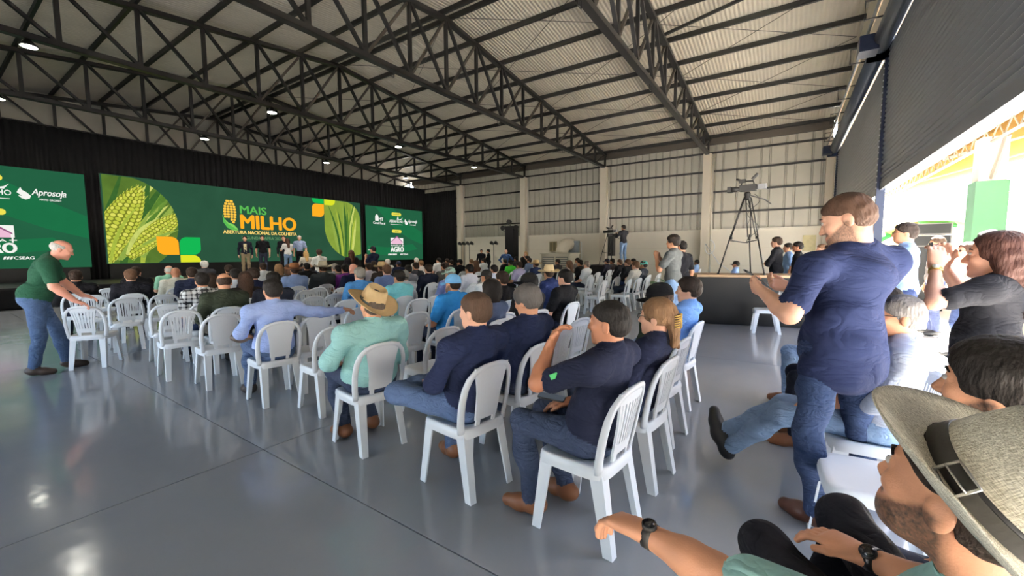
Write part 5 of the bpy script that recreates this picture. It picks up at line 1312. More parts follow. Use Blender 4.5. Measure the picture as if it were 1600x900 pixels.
# man with the linen hat, sitting right by the camera (joints in world coordinates)
def frame_from(f, u):
    f = unit(f); u = np.asarray(u, float); u = unit(u - f * (f @ u)); return np.array([f, np.cross(u, f), u])
def wjoint(J, o): return {k: (tuple(V(*v) - V(*o)) if k[:4] not in ('hand', 'palm') and k != 'hfr' and not isinstance(v, float) else v) for k, v in J.items()}
O = (.27, 1.05, 0)
J = dict(pel=(.36, 1.06, .50), neck=(.31, .955, .91), hd=(.258, .955, 1.075), hfr=frame_from((-.74, .64, .16), (.16, -.10, 1)),
         shL=(.15, .91, .785), shR=(.46, 1.07, .80), elL=(-.11, .99, .745), wrL=(-.285, 1.035, .748), handL=(-.93, .3, -.12), palmL=(.1, -.2, -1), curlL=.8, elR=(.37, 1.26, .70), wrR=(.205, 1.37, .675), handR=(-.8, .5, -.05), palmR=(0, 0, -1), curlR=.45,
         hipL=(.21, 1.13, .52), hipR=(.38, 1.17, .52), knL=(-.02, 1.46, .55), knR=(.19, 1.66, .61), anL=(.02, 1.50, .1), toeL=(-.08, 1.63, .035), anR=(.16, 1.62, .1), toeR=(.1, 1.78, .035))
body_mesh('hatman', wjoint(J, O), .0075, True, [(SHIRT, .004, 34), (PANTS, .0035, 28)], sleeve='short', girth=1.08, beard=.004, bulk=.98)
TEAL = (150, 190, 182)
ph = person('hatman', O, 0, 'bearded man in linen hat with black belt band, foreground right', None, 'tan', TEAL, pants=(24, 24, 30), hair='crop', hc=(40, 32, 27), clothes=True, hairh=.006)
def linen():
    m = mat('woven linen hat', (196, 188, 166), .85, 0, .1, 30); t = m.node_tree; b = t.nodes['Principled BSDF']; tc = t.nodes.new('ShaderNodeTexCoord')
    acc = None
    for st_ in ((700, 700, 40), (40, 700, 700)):
        mp = t.nodes.new('ShaderNodeMapping'); mp.inputs['Scale'].default_value = st_; n = t.nodes.new('ShaderNodeTexNoise'); n.inputs['Scale'].default_value = 1.0; n.inputs['Detail'].default_value = 1
        t.links.new(tc.outputs['Object'], mp.inputs[0]); t.links.new(mp.outputs[0], n.inputs[0])
        if acc is None: acc = n
        else:
            ad = t.nodes.new('ShaderNodeMath'); ad.operation = 'ADD'; t.links.new(acc.outputs[0], ad.inputs[0]); t.links.new(n.outputs[0], ad.inputs[1]); acc = ad
    mr = t.nodes.new('ShaderNodeMapRange'); mr.inputs[1].default_value = .7; mr.inputs[2].default_value = 1.3; t.links.new(acc.outputs[0], mr.inputs[0])
    mx = t.nodes.new('ShaderNodeMix'); mx.data_type = 'RGBA'; mx.inputs[6].default_value = lin((156, 148, 126)); mx.inputs[7].default_value = lin((238, 232, 214)); t.links.new(mr.outputs[0], mx.inputs[0]); t.links.new(mx.outputs[2], b.inputs['Base Color'])
    bp = t.nodes.new('ShaderNodeBump'); bp.inputs['Strength'].default_value = .4; bp.inputs['Distance'].default_value = .002; t.links.new(mr.outputs[0], bp.inputs['Height']); t.links.new(bp.outputs[0], b.inputs['Normal'])
    return m
hd, hfr = BODYME['hatman'][4], BODYME['hatman'][5]
M_belt = mat('black leather belt band', (26, 25, 26), .4, 0, .1, 20, .15, 60)
hat = link('hat', hat_mesh(.168, .118, .04, n=72)); setm(hat, linen()); HX = Matrix.Translation((-.035, 0, .03)) @ Matrix.Rotation(R(-34), 4, 'Y') @ Matrix.Rotation(R(4), 4, 'X')
on_head(hat, ph, hd, hfr, 1.06, HX); sm = hat.modifiers.new('thickness', 'SOLIDIFY'); sm.thickness = .003; sm.offset = 1
b = link('hat_band', band_mesh(.03, 72, .0975)); setm(b, M_belt); b.parent = hat
def ring_pt(a, z, o=0.0): rr = .098 + o - z * .17; return V(rr * math.cos(a) * 1.14, rr * math.sin(a) * .97, z)
mb = MB()
a0, a1 = R(66), R(86)
mb.tube([ring_pt(a0, -.001, .004), ring_pt(a0, .033, .004), ring_pt((a0 + a1) / 2, .034, .005), ring_pt(a1, .033, .004), ring_pt(a1, -.001, .004), ring_pt((a0 + a1) / 2, -.002, .005), ring_pt(a0, -.001, .004)], .0028, 8)
mb.tube([ring_pt(a0, .016, .006), ring_pt(a1, .016, .006)], .0018, 6)
mb.build('buckle', mat('silver buckle', (200, 200, 200), .25, .9), hat, True)
mb = MB()
sheet(mb, lambda u, v_, th: ring_pt(u, v_, .002 + th), list(np.linspace(R(86), R(140), 12)), [.004, .014, .026], .0025)
mb.build('belt_tail', M_belt, hat)
# watches
def watch(p, c, axis, r, m, face, nrm, name='wristwatch'):
    axis = unit(axis); nrm = unit(np.asarray(nrm, float) - axis * (axis @ np.asarray(nrm, float))); l = np.cross(axis, nrm); c = np.asarray(c, float)
    mb = MB(); n = 24; vs_ = []
    for o_, rr in ((-.011, r), (.011, r), (.011, r + .003), (-.011, r + .003)):
        for k in range(n): a = 2 * math.pi * k / n; vs_.append(c + axis * o_ + rr * (math.cos(a) * nrm + math.sin(a) * l))
    mb.quadmesh(vs_, [(i * n + k, i * n + (k + 1) % n, ((i + 1) % 4) * n + (k + 1) % n, ((i + 1) % 4) * n + k) for i in range(4) for k in range(n)])
    o = mb.build(name, m, p, True)
    mb = MB(); q = c + nrm * (r + .001); mb.tube([q, q + nrm * .009], .019, 20); mb.build('watch_case', m, o, True); mb = MB(); mb.tube([q + nrm * .009, q + nrm * .0105], .016, 20); mb.build('watch_face', face, o, True)
    return o
M_wface = mat('dark watch face', (18, 20, 24), .15); M_gold = mat('gold watch', (206, 170, 96), .3, .8); M_steel = mat('gunmetal watch', (58, 58, 60), .35, .8)
jl = wjoint(J, O)
watch(ph, lerp(jl['wrL'], jl['elL'], .12), V(*jl['wrL']) - V(*jl['elL']), .030, M_bandk, M_wface, (.2, -.3, 1))
watch(ph, lerp(jl['wrR'], jl['elR'], .1), V(*jl['wrR']) - V(*jl['elR']), .030, M_steel, M_wface, (-.2, -.6, .8))
chair(.30, 1.0, R(118), 'slot', 'white chair under the bearded man in the linen hat')

# ------------------------------------------------------------------ standing people
O = (.25, 2.74, 0)
J = dict(pel=(.26, 2.73, .955), neck=(.31, 2.82, 1.49), hd=(.25, 2.785, 1.652), hs=1.12, hfr=frame_from((-.9, .22, -.32), (-.3, .07, 1)), shL=(.12, 2.62, 1.40), shR=(.47, 2.98, 1.42), elL=(.02, 2.47, 1.17), wrL=(-.11, 2.68, 1.265), handL=(-.55, .75, .2), palmL=(.6, .5, .35), curlL=.9,
         elR=(.36, 3.14, 1.17), wrR=(.02, 2.98, 1.27), handR=(-.9, -.35, .2), palmR=(.2, -.5, .5), curlR=.8, hipL=(.18, 2.67, .93), hipR=(.34, 2.80, .93), knL=(.13, 2.60, .51), anL=(.185, 2.64, .1), toeL=(.05, 2.73, .04), knR=(.37, 2.92, .5), anR=(.46, 3.2, .1), toeR=(.36, 3.32, .04))
body_mesh('navy', wjoint(J, O), .0095, True, [(SHIRT, .011, 22), (PANTS, .010, 24)], sleeve='short', girth=1.24, beard=.004, bulk=1.12, chest=1.1, hem=.07)
pn = person('navy', O, 0, 'heavy-set man in navy short-sleeved shirt standing over his phone', None, 'light', (26, 33, 60), pantsm=folded(mat('mid blue denim', (40, 54, 84), .85, 0, .25, 12, .5, 120, .15), .6, 6), shoe=mat('dark brown loafer', (74, 42, 30), .4), hair='crop', hc=(62, 44, 34), hs=1.12, clothes=True, hairh=.006)
phone((-.15, 2.80, 1.335), (.55, .1, .8), (-.7, -.2, .5), 'dark phone held by the standing man in navy')
mb = MB(); mb.tube([V(-.11, 2.68, 1.265) - V(*O) + .031 * V(math.cos(a) * .6, math.cos(a) * .35, math.sin(a)) for a in np.linspace(0, 2 * math.pi, 14)], .004, 6, False); mb.build('bracelet', mat('beaded bracelet', (196, 160, 130), .6), pn, True)
# woman filming
O = (.95, 3.36, 0)
J = dict(pel=(.93, 3.34, .90), neck=(1.01, 3.40, 1.315), hd=(.955, 3.375, 1.455), hs=1.08, hfr=frame_from((-.95, .28, .02), (0, 0, 1)), shL=(.86, 3.16, 1.275), shR=(1.14, 3.60, 1.275), elL=(.66, 3.05, 1.21), wrL=(.70, 3.27, 1.40), handL=(.1, .4, .9), palmL=(-.2, .9, -.3), curlL=.7,
         elR=(.93, 3.68, 1.18), wrR=(.78, 3.50, 1.40), handR=(-.1, -.2, .95), palmR=(-.3, -.9, 0), curlR=.7, hipL=(.89, 3.27, .88), hipR=(.99, 3.41, .88), knL=(.84, 3.2, .48), anL=(.86, 3.2, .09), toeL=(.74, 3.27, .035), knR=(.98, 3.44, .48), anR=(1.0, 3.46, .09), toeR=(.89, 3.54, .035))
body_mesh('filmer', wjoint(J, O), .010, True, [(SHIRT, .005, 26), (PANTS, .003, 28)], sleeve='short', girth=1.02, fem=True)
pf = person('filmer', O, 0, 'long-haired woman in black T-shirt filming with raised phone', None, 'light', (24, 24, 28), pantsm=DENIMD, hair='long', hc=(58, 36, 30), hs=1.08, clothes=True, hairh=.006)
jl = wjoint(J, O); watch(pf, lerp(jl['wrL'], jl['elL'], .14), V(*jl['wrL']) - V(*jl['elL']), .028, M_gold, mat('pale dial', (220, 214, 196), .3), (-.2, -1, .2))
phone((.70, 3.40, 1.50), (.75, -.1, 0), (-.1, 1, 0), 'phone held up sideways by the filming woman')
for ta, col in ((0.0, (70, 140, 190)), (.05, (232, 214, 190))):
    p0 = V(.735 + ta, 3.045 + ta * .5, 1.245) - V(*O); mb = MB(); mb.bar(p0, p0 + V(.04, .02, .012), .006, .028); mb.build('sleeve_badge', mat('badge %d' % col[0], col, .6), pf)
mb = MB(); mb.bar((.0, .29, .90), (.035, .303, .883), .006, .026); mb.build('sleeve_badge', mat('green badge', (70, 170, 96), .6), pb)
# small badge on the polo sleeve of the man at the aisle
# bald man in dark green polo, hand on a chair
O = (-7.78, .80, 0)
hd_ = frame_from((.2, .92, -.33), (.05, .3, 1))
J = dict(pel=(-7.80, .77, .96), neck=(-7.74, .93, 1.44), hd=(-7.69, 1.03, 1.555), hfr=hd_, shL=(-7.90, .92, 1.38), shR=(-7.55, .87, 1.37), elL=(-7.97, 1.05, 1.14), wrL=(-7.85, 1.20, .95), elR=(-7.46, .90, 1.10), wrR=(-7.45, 1.07, .91), handR=(-.1, .8, -.45), palmR=(0, -.1, -1), handL=(.1, .9, -.3), palmL=(0, 0, -1),
         hipL=(-7.88, .79, .93), hipR=(-7.71, .76, .93), knL=(-7.86, .95, .5), anL=(-7.86, 1.01, .1), toeL=(-7.82, 1.17, .035), knR=(-7.69, .77, .5), anR=(-7.68, .70, .1), toeR=(-7.62, .85, .035))
body_mesh('bald', wjoint(J, O), .012, True, [(SHIRT, .005, 24), (PANTS, .006, 24)], sleeve='short', girth=1.22, bulk=1.1)
pg = person('bald', (O[0] + .02, O[1] + .09, 0), 0, 'bald man in dark green polo and jeans pulling a white chair', None, 'pink', (26, 62, 46), pantsm=folded(mat('faded blue denim', (60, 80, 112), .85, 0, .25, 12, .5, 120, .15), .6, 6), shoe=mat('dark leather shoe', (56, 42, 34), .5), hair='bald', hc=(190, 184, 176), clothes=True, hairh=.006)
# stage speakers
vh = .014
for key, J, kw in (('stD', standing(), dict(sleeve='long')), ('stS', standing(), dict(sleeve='short', girth=1.06, untuck=True)), ('stC', standing('crossed'), dict(sleeve='long')), ('stP', standing('phone'), dict(sleeve='short')),
                   ('stF', standing('phone', h=1.62, wide=.88), dict(sleeve='short', fem=True, girth=.9)), ('stW', standing('waist'), dict(sleeve='long', girth=1.1)), ('stR', standing('raise'), dict(sleeve='long', girth=1.08)), ('stL', standing('lens'), dict(sleeve='long')), ('stT', standing('down', h=1.72), dict(sleeve='short', untuck=False))):
    body_mesh(key, J, vh, **kw)
pj = person('stD', (-19.6, 8.3, SZ), R(-25), 'man in dark blazer, pale shirt and beige trousers on stage', 'speakers on the stage', 'light', (30, 32, 44), (150, 132, 106), hair='short', hc=(40, 30, 25), clothes=True, scale=.97)
mb = MB(); mb.prism([(-.05, 1.02), (.05, 1.02), (.06, 1.4), (-.06, 1.4)], .1, .13, Matrix.Rotation(R(-90), 4, 'Z')); mb.build('shirt_front', cloth((238, 222, 176)), pj)
person('stS', (-19.6, 9.02, SZ), R(-28), 'man in black polo and dark jeans on stage', 'speakers on the stage', 'light', (22, 22, 26), (50, 56, 72), hair='short', hc=(40, 30, 25))
person('stR', (-19.6, 9.95, SZ), R(-30), 'man in black on stage raising a hand, behind the woman', 'speakers on the stage', 'light', (26, 26, 32), (28, 28, 34), hair='short', hc=(54, 40, 32), scale=1.01)
person('stT', (-19.6, 10.7, SZ), R(-32), 'white-haired man in light blue shirt on stage', 'speakers on the stage', 'light', (166, 180, 216), (24, 24, 30), hair='short', hc=(212, 204, 194), scale=1.04)
person('stF', (-18.1, 9.35, SZ), R(175), 'long-haired woman in white top and jeans shorts before the stage speakers', None, 'light', (236, 232, 228), pantsm=DENIML, hair='long', hc=(64, 42, 32), scale=.98)
person('stF', (-16.4, 9.2, 0), R(170), 'blonde woman standing by the stage front', None, 'light', (206, 196, 180), (60, 60, 70), hair='long', hc=(186, 148, 96))
person('stP', (-13.0, 7.75, 0), R(170), 'dark-haired man in white shirt standing beyond the wide beige hat', None, 'tan', (236, 232, 224), (50, 56, 72), hair='fluffy', hc=(50, 38, 30), scale=.94)
person('stF', (-12.4, 8.55, 0), R(165), 'long-haired woman filming the stage beside the main screen edge', None, 'tan', (40, 36, 40), (40, 44, 60), hair='long', hc=(70, 44, 32), scale=1.0)
person('stP', (-11.6, 8.85, 0), R(195), 'man in white cap and navy shirt standing between the two screens', None, 'tan', (28, 34, 54), (50, 56, 72), hair='short', hc=(24, 20, 18), hat=('cap', cloth((30, 32, 42)), cloth((226, 226, 224))))
# around the hall
person('stP', (-1.62, 7.39, 0), R(172), 'young man in grey jacket and light jeans standing in the aisle', None, 'tan', (84, 86, 86), pantsm=DENIML, hair='fluffy', hc=(30, 24, 21), clothes=True, scale=1.02)
person('stS', (-1.72, 8.55, 0), R(150), 'dark-haired man in black just behind the grey jacket', None, 'tan', (26, 26, 30), (40, 44, 60), hair='short', hc=(24, 20, 18), scale=.98)
person('stC', (-.2, 11.15, 0), R(168), 'man in black sweater standing with folded arms', None, 'light', (30, 30, 34), (36, 38, 48), hair='short', hc=(50, 38, 30), scale=1.05)
person('stS', (.02, 12.3, 0), R(190), 'man in light blue shirt half hidden between two men in black', None, 'tan', (140, 172, 216), (40, 44, 60), hair='short', scale=.98)
person('stD', (.2, 11.3, 0), R(175), 'man in black shirt standing right of the folded arms', None, 'brown', (26, 26, 30), (36, 38, 48), hair='short', hc=(24, 20, 18), scale=.985)
person('stS', (.64, 11.4, 0), R(200), 'bearded man in pale shirt by the shutter opening', None, 'light', (214, 206, 198), (40, 44, 60), hair='short', hc=(90, 64, 46), scale=.95)
person('stS', (.70, 10.2, 0), R(185), 'person right beside the bearded man in pale shirt', None, 'tan', (150, 120, 110), (40, 44, 60), hair='short', hc=(60, 40, 30), scale=.93)
person('stL', (-6.1, 17.95, .95), R(150), 'camera operator in black shirt and jeans on a riser', None, 'tan', (40, 40, 44), pantsm=DENIML, hair='short', hc=(24, 20, 18), scale=1.02)
person('stW', (-12.1, 17.4, 0), R(-60), 'bald man in blue shirt, hands on hips by the light tower', None, 'light', (58, 82, 122), (40, 44, 60), hair='bald', hc=(90, 70, 56), scale=.97)
person('stF', (-11.2, 17.9, 0), R(-80), 'blonde woman in black standing by the far wall', None, 'light', (24, 24, 28), (30, 30, 36), hair='long', hc=(186, 150, 100), scale=.98)
person('stD', (-15.3, 19.4, 0), R(-50), 'man in black by the lamp stands, left of two', None, 'tan', (24, 24, 28), (30, 30, 36), hair='crop', hc=(24, 20, 18), scale=1.0)
person('stC', (-14.6, 19.2, 0), R(-150), 'bearded man in black by the lamp stands, right of two', None, 'tan', (26, 28, 28), (30, 30, 36), hair='short', hc=(24, 20, 18), scale=1.0)
for (x, y, s, kw, lab) in ((-3.9, 18.6, .99, dict(sk='tan', shirt=(110, 108, 102), glasses='dark'), 'seated man in glasses and grey shirt behind the platform corner'), (-3.2, 18.2, .97, dict(sk='brown', shirt=(150, 180, 226)), 'seated person in light blue by the column behind the platform'), (-1.5, 15.2, .98, dict(sk='tan', shirt=(150, 178, 226), hat=('cap', cloth((44, 40, 40)), None)), 'seated person in light blue and dark cap seen between tripod legs'), (.35, 14.0, .96, dict(sk='tan', shirt=(60, 60, 66), hat=('cap', cloth((26, 26, 30)), None)), 'seated person in dark cap by the far shutter')):
    person('sL0', (x, y, 0), R(178), lab, None, hair='short', hc=(24, 20, 18), scale=s, **kw); chair(x, y, R(178), 'solid', 'white chair under the ' + lab)
# outside the shutters
person('stP', (1.15, 6.55, 0), R(178), 'man with glasses in light blue shirt, head bowed by the shutter guide', None, 'tan', (160, 186, 222), (40, 50, 80), hair='short', hc=(36, 28, 24), glasses='clear', scale=1.04)
person('stS', (2.2, 10.2, 0), R(185), 'man in grey shirt standing outside under the tent', None, 'tan', (150, 140, 136), (50, 56, 80), hair='short', hc=(60, 46, 36))
person('stF', (2.05, 8.1, 0), R(200), 'woman in sunglasses and white shirt outside the opening', None, 'light', (228, 222, 214), (50, 60, 90), hair='bob', hc=(60, 42, 34), glasses='dark', scale=.99)
person('stD', (1.75, 6.3, 0), R(178), 'dark-haired man in navy behind the filming woman', None, 'brown', (36, 48, 78), (40, 50, 80), hair='short', hc=(24, 20, 18), scale=.97)
person('stS', (1.42, 3.75, 0), R(180), 'person in light blue shirt cut off at the right edge', None, 'tan', (158, 190, 226), (40, 50, 80), hair='short', scale=.93)
# ------------------------------------------------------------------ platform with the big video camera
pf_ = tag(empty('camera_platform', (-.6, 10.0, 0)), 'black skirted camera platform with plywood top', 'platform')
PA, PB = V(-1.55, 9.22), V(1.1, 9.98); pd = unit((*(PB - PA), 0))[:2]; pq = V(-pd[1], pd[0]); O2 = V(-.6, 10.0)
c4 = [PA, PB, PB + pq * .95, PA + pq * .95]
mb = MB(); vs_ = [V(*(c - O2), z) for z in (.97, 1.03) for c in c4]; mb.quadmesh(vs_, [(3, 2, 1, 0), (4, 5, 6, 7), (0, 1, 5, 4), (1, 2, 6, 5), (2, 3, 7, 6), (3, 0, 4, 7)]); mb.build('top', mat('plywood top', (170, 140, 108), .7, 0, .15, 6), pf_)
M_tarp = mat('black plastic skirt', (13, 13, 15), .5, 0, .1, 3, .9, 3.0, .18)
n = 60; vs_ = []
peri = [PA - O2, PB - O2]
for side in range(4):
    a, b_ = c4[side] - O2, c4[(side + 1) % 4] - O2; nr = unit((*(b_ - a), 0))[:2]; nr = V(nr[1], -nr[0])
    mb = MB(); vs_ = []; m_ = 40
    for i in range(m_ + 1):
        for k in range(7):
            z = .97 * (1 - k / 6); t = i / m_; sag = .02 * math.sin(t * 19 + k * .8) * k / 6 + .02 * math.sin(t * 7 + 1 + 1.3 * k)
            p = a + (b_ - a) * t + nr * (.02 + max(-.01, sag)); vs_.append(V(p[0], p[1], z + .012))
    mb.quadmesh(vs_, [(i * 7 + k, (i + 1) * 7 + k, (i + 1) * 7 + k + 1, i * 7 + k + 1) for i in range(m_) for k in range(6)]); mb.build('skirt', M_tarp, pf_, True)
def tripod(c, zb, h, label, spread=.42, cable=False):
    t = tag(empty('tripod', (c[0], c[1], zb)), label, 'tripod')
    for k in range(3):
        a = R(200 + 120 * k); e = V(math.cos(a) * spread, math.sin(a) * spread, 0); top = V(math.cos(a) * .06, math.sin(a) * .06, h); md = lerp(top, e, .5)
        l = MB(); pr = V(-math.sin(a), math.cos(a), 0)
        for s_ in (-1, 1): l.tube([top + pr * .04 * s_, md + pr * .03 * s_], .011, 6)
        l.tube([md + V(0, 0, .05), e], .014, 6); l.tube([md, md + V(0, 0, -.06)], .03, 8); lo = l.build('leg', M_black, t, True)
        MB().lathe([(.0, .0), (.025, 0), (.02, .03), (0, .03)], 8, c=tuple(e)).build('foot', M_black, lo)
        MB().tube([lerp(top, e, .55), (0, 0, h * .42)], .009, 6).build('spreader', M_black, t)
    MB().lathe([(.0, h - .04), (.07, h - .03), (.08, h), (.05, h + .04), (.06, h + .09), (.045, h + .13), (0, h + .13)], 14).build('fluid_head', M_black, t, True)
    MB().tube([(0, 0, h + .08), (.3, .18, h - .02), (.42, .25, h - .12)], .012, 6).build('pan_handle', M_black, t)
    if cable:
        mb = MB(); mb.tube([V(.12, .1, h + .1) + V(.1 * math.sin(i * .5), .08 * math.cos(i * .4), -i * .045) for i in range(24)], .006, 5); mb.build('cable', M_black, t, True)
        mb = MB(); mb.tube([(.0, .0, h - .1), (.1, .02, h - .3), (.02, .05, h - .55), (.04, .02, h - .75)], .006, 5); mb.build('cable', M_black, t, True)
    return t
def video_camera(c, rz, label, s=1.0):
    e = tag(empty('video_camera', c, rz), label, 'video camera'); e.scale = (s,) * 3
    mb = MB(); mb.box((-.16, -.055, .0), (.14, .055, .13)); mb.box((-.2, -.05, .02), (-.16, .05, .11)); mb.build('body', M_black, e)
    MB().tube([(.14, 0, .06), (.2, 0, .06), (.21, 0, .06), (.3, 0, .06)], [.045, .045, .055, .055], 16).build('lens', M_black, e, True)
    mb = MB(); mb.box((.3, -.065, .0), (.37, .065, .12)); mb.build('lens_hood', M_black, e)
    MB().tube([(-.12, 0, .13), (-.1, 0, .2), (.1, 0, .21), (.12, 0, .13)], .014, 8).build('handle', M_black, e, True)
    MB().tube([(.05, .05, .2), (.2, .06, .26)], .022, 10).build('microphone', M_black, e, True)
    mb = MB(); mb.box((.02, .06, .17), (.14, .11, .24)); mb.tube([(-.1, .08, .22), (-.2, .09, .32)], .03, 10); mb.build('viewfinder', M_black, e)
    mb = MB(); mb.box((-.34, -.06, .02), (-.2, .06, .12)); mb.build('battery', mat('grey plastic', (90, 90, 92), .5), e)
    return e
tripod((-.75, 9.9), 1.03, 1.58, 'tall black tripod standing on the skirted platform', .5, True)
video_camera((-.75, 9.85, 2.75), R(170), 'large black video camera on the platform tripod')
rs = MB(); rs.box((-7.7, 17.2, 0), (-5.4, 18.9, .95)); tag(rs.build('riser', mat('dark riser cloth', (32, 31, 32), .8)), 'dark riser under the camera operator by the far wall', 'riser')
tripod((-6.75, 17.8), .95, 1.3, 'black tripod beside the camera operator on the riser', .4)
video_camera((-6.65, 17.8, 2.4), R(160), 'shoulder video camera used by the operator on the riser')

# ------------------------------------------------------------------ far wall equipment
ac = tag(empty('evaporative_cooler', (-10.25, 19.9, 0)), 'beige evaporative air cooler with curved duct by the far wall', 'air cooler')
M_ac = mat('beige cooler plastic', (206, 198, 180), .6)
MB().box((-.85, -.6, .05), (.85, .6, 1.45)).build('body', M_ac, ac); MB().box((-.9, -.65, 1.45), (.9, .65, 1.5)).build('lid', M_ac, ac)
for k in range(2):
    g = MB(); g.box((-.75 + k * .8, -.63, .3), (-.05 + k * .8, -.6, 1.32)); go = g.build('grille', mat('grey grille', (120, 120, 116), .6), ac)
    for i in range(9): MB().box((-.73 + k * .8, -.65, .36 + i * .105), (-.07 + k * .8, -.62, .41 + i * .105)).build('louvre', M_ac, go)
pts = [(0.1 + .0, .0, 1.5)] + [(.1, .0 + .75 * (1 - math.cos(a)), 1.5 + .5 * math.sin(a)) for a in np.linspace(0.1, math.pi / 2, 8)] + [(.1, 1.05, 2.0)]
MB().tube(pts, .34, 18).build('duct', M_ac, ac, True)
ib = tag(empty('switch_board', (-11.35, YW - .02, 1.9)), 'small beige pair of switch boxes on the far wall above the cooler', 'switch box')
for k in (-1, 1):
    b_ = MB(); b_.box((-.22 + (0 if k < 0 else .23), -.1, -.3), (-.01 + (0 if k < 0 else .23), 0, .28)); bo = b_.build('box', mat('olive beige box', (170, 158, 124), .6), ib); MB().box((-.2 + (0 if k < 0 else .23), -.115, -.25), (-.03 + (0 if k < 0 else .23), -.1, .22)).build('cover', mat('dark olive cover', (120, 112, 86), .6), bo)
ps = tag(empty('poster_stand', (-9.85, 20.75, 0)), 'grey picture panel on a slim truss stand by the far wall', 'display stand')
MB().box((-.3, -.02, 1.55), (.3, .02, 2.15)).build('panel', mat('grey blue print', (120, 132, 140), .5, 0, .5, 5), ps)
MB().box((-.33, 0, 1.52), (.33, .03, 2.18)).build('frame', mat('aluminium', (180, 184, 186), .4, .6), ps)
for x_ in (.0, .42):
    MB().tube([(x_, .08, 0), (x_, .08, 2.1)], .025, 8).build('post', mat('white truss pole', (226, 226, 222), .5), ps, True)
for i in range(9): MB().tube([(0, .08, .15 + i * .22), (.42, .08, .37 + i * .22)], .012, 6).build('lattice', MATS['white truss pole'], ps)
MB().box((-.25, -.1, 0), (.65, .3, .04)).build('base', M_black, ps)
# light tower
lt = tag(empty('light_tower', (-12.35, 18.3, 0)), 'black cloth covered tower with three bright spotlights', 'light tower')
MB().box((-.26, -.26, 0), (.26, .26, 2.95)).build('sleeve', M_curtain, lt)
for x_, z_ in ((-.4, 2.85), (0, 3.15), (.45, 2.85)):
    M_ = Matrix.Translation((x_, -.3, z_)) @ Matrix.Rotation(R(100), 4, 'X')
    h_ = MB(); h_.lathe([(.0, -.22), (.08, -.22), (.12, -.1), (.13, 0), (.115, 0)], 16, M=M_); ho = h_.build('spotlight', M_black, lt, True)
    MB().lathe([(0, -.012), (.112, -.012), (.112, -.004), (0, -.004)], 16, M=M_).build('spotlight_lens', emit('spot lens', (255, 252, 240), 14), ho)
    MB().tube([(x_, -.2, z_ - .15), (x_, 0, z_ - .2), (0, 0, 2.8)], .015, 6).build('yoke', M_black, lt)
def lamp_stand(x, y, label):
    e = tag(empty('lamp_stand', (x, y, 0)), label, 'lamp stand', 'stage lamp stands')
    MB().tube([(0, 0, .05), (0, 0, 2.1)], .02, 8).build('pole', M_black, e)
    for k in range(3): a = R(120 * k); MB().tube([(0, 0, .45), (math.cos(a) * .45, math.sin(a) * .45, 0.02)], .014, 6).build('leg', M_black, e)
    for s_ in (-1, 1):
        M_ = Matrix.Translation((s_ * .16, 0, 2.15)) @ Matrix.Rotation(R(70), 4, 'X'); MB().lathe([(0, -.18), (.07, -.18), (.1, -.02), (.11, .04), (.0, .04)], 12, M=M_).build('lamp_head', M_black, e, True)
    MB().tube([(-.2, 0, 2.1), (.2, 0, 2.1)], .018, 6).build('crossbar', M_black, e)
lamp_stand(-16.4, 19.6, 'black lamp stand against the cream wall, second from the curtain'); lamp_stand(-17.3, 19.9, 'black lamp stand at the curtain edge'); lamp_stand(-14.9, 20.1, 'black lamp stand behind the two men in black')
sp = MB(); sp.box((-.14, -.16, 1.35), (.14, .16, 2.5)); o = sp.build('speaker_column', M_black, None, False, (-7.55, 20.4, 0)); tag(o, 'slim black column speaker beside the wall column', 'speaker'); MB().tube([(0, 0, 0), (0, 0, 1.4)], .025, 8).build('pole', M_black, o); MB().lathe([(0, 0), (.25, 0), (.25, .03), (0, .03)], 16).build('base', M_black, o)
# cables hanging on the wall column
mb = MB(); mb.tube([(-3.0 + .2 * math.sin(a), YW - .42, 1.75 + .32 * math.cos(a)) for a in np.linspace(0, 5.2, 20)] + [(-2.6, YW - .4, 1.0), (-1.9, YW - .35, .5), (-1.7, YW - .35, .02)], .018, 6); tag(mb.build('hanging_cable', M_white, None, True), 'white cable looped on the column behind the platform', 'cable')
wb = MB(); wb.box((.5, YW - .05, 1.55), (.95, YW, 2.2)); tag(wb.build('notice_board', mat('beige notice', (190, 178, 136), .6, 0, .3, 9)), 'beige notice hung on the far wall near the shutter', 'notice')
# palm plant
pp = tag(empty('potted_palm', (-2.6, 11.6, 0)), 'green potted palm behind the man in the grey jacket', 'potted plant')
MB().lathe([(0, 0), (.14, 0), (.2, .36), (.18, .36), (.16, .33), (0, .33)], 18).build('pot', mat('dark pot', (60, 52, 46), .6), pp, True)
rp_ = random.Random(2); M_palm = mat('palm leaf', (64, 110, 48), .5, 0, .2, 6)
for k in range(14):
    a = rp_.uniform(0, 6.28); L_ = rp_.uniform(.5, .85); mb = MB(); d_ = V(math.cos(a), math.sin(a), 0); pts = [V(0, 0, .33) + d_ * L_ * t * .8 + V(0, 0, 1.25 * t * L_ - .75 * L_ * t * t) for t in np.linspace(0, 1, 8)]
    mb.tube(pts, .006, 5); pr = V(-d_[1], d_[0], 0)
    for i in range(2, 8):
        for s_ in (-1, 1):
            b0 = pts[i - 1]; tip = b0 + pr * s_ * .16 + d_ * .12 - V(0, 0, .05); mb.quadmesh([b0 - d_ * .012, tip, b0 + d_ * .02], [(0, 1, 2)])
    mb.build('frond', M_palm, pp)

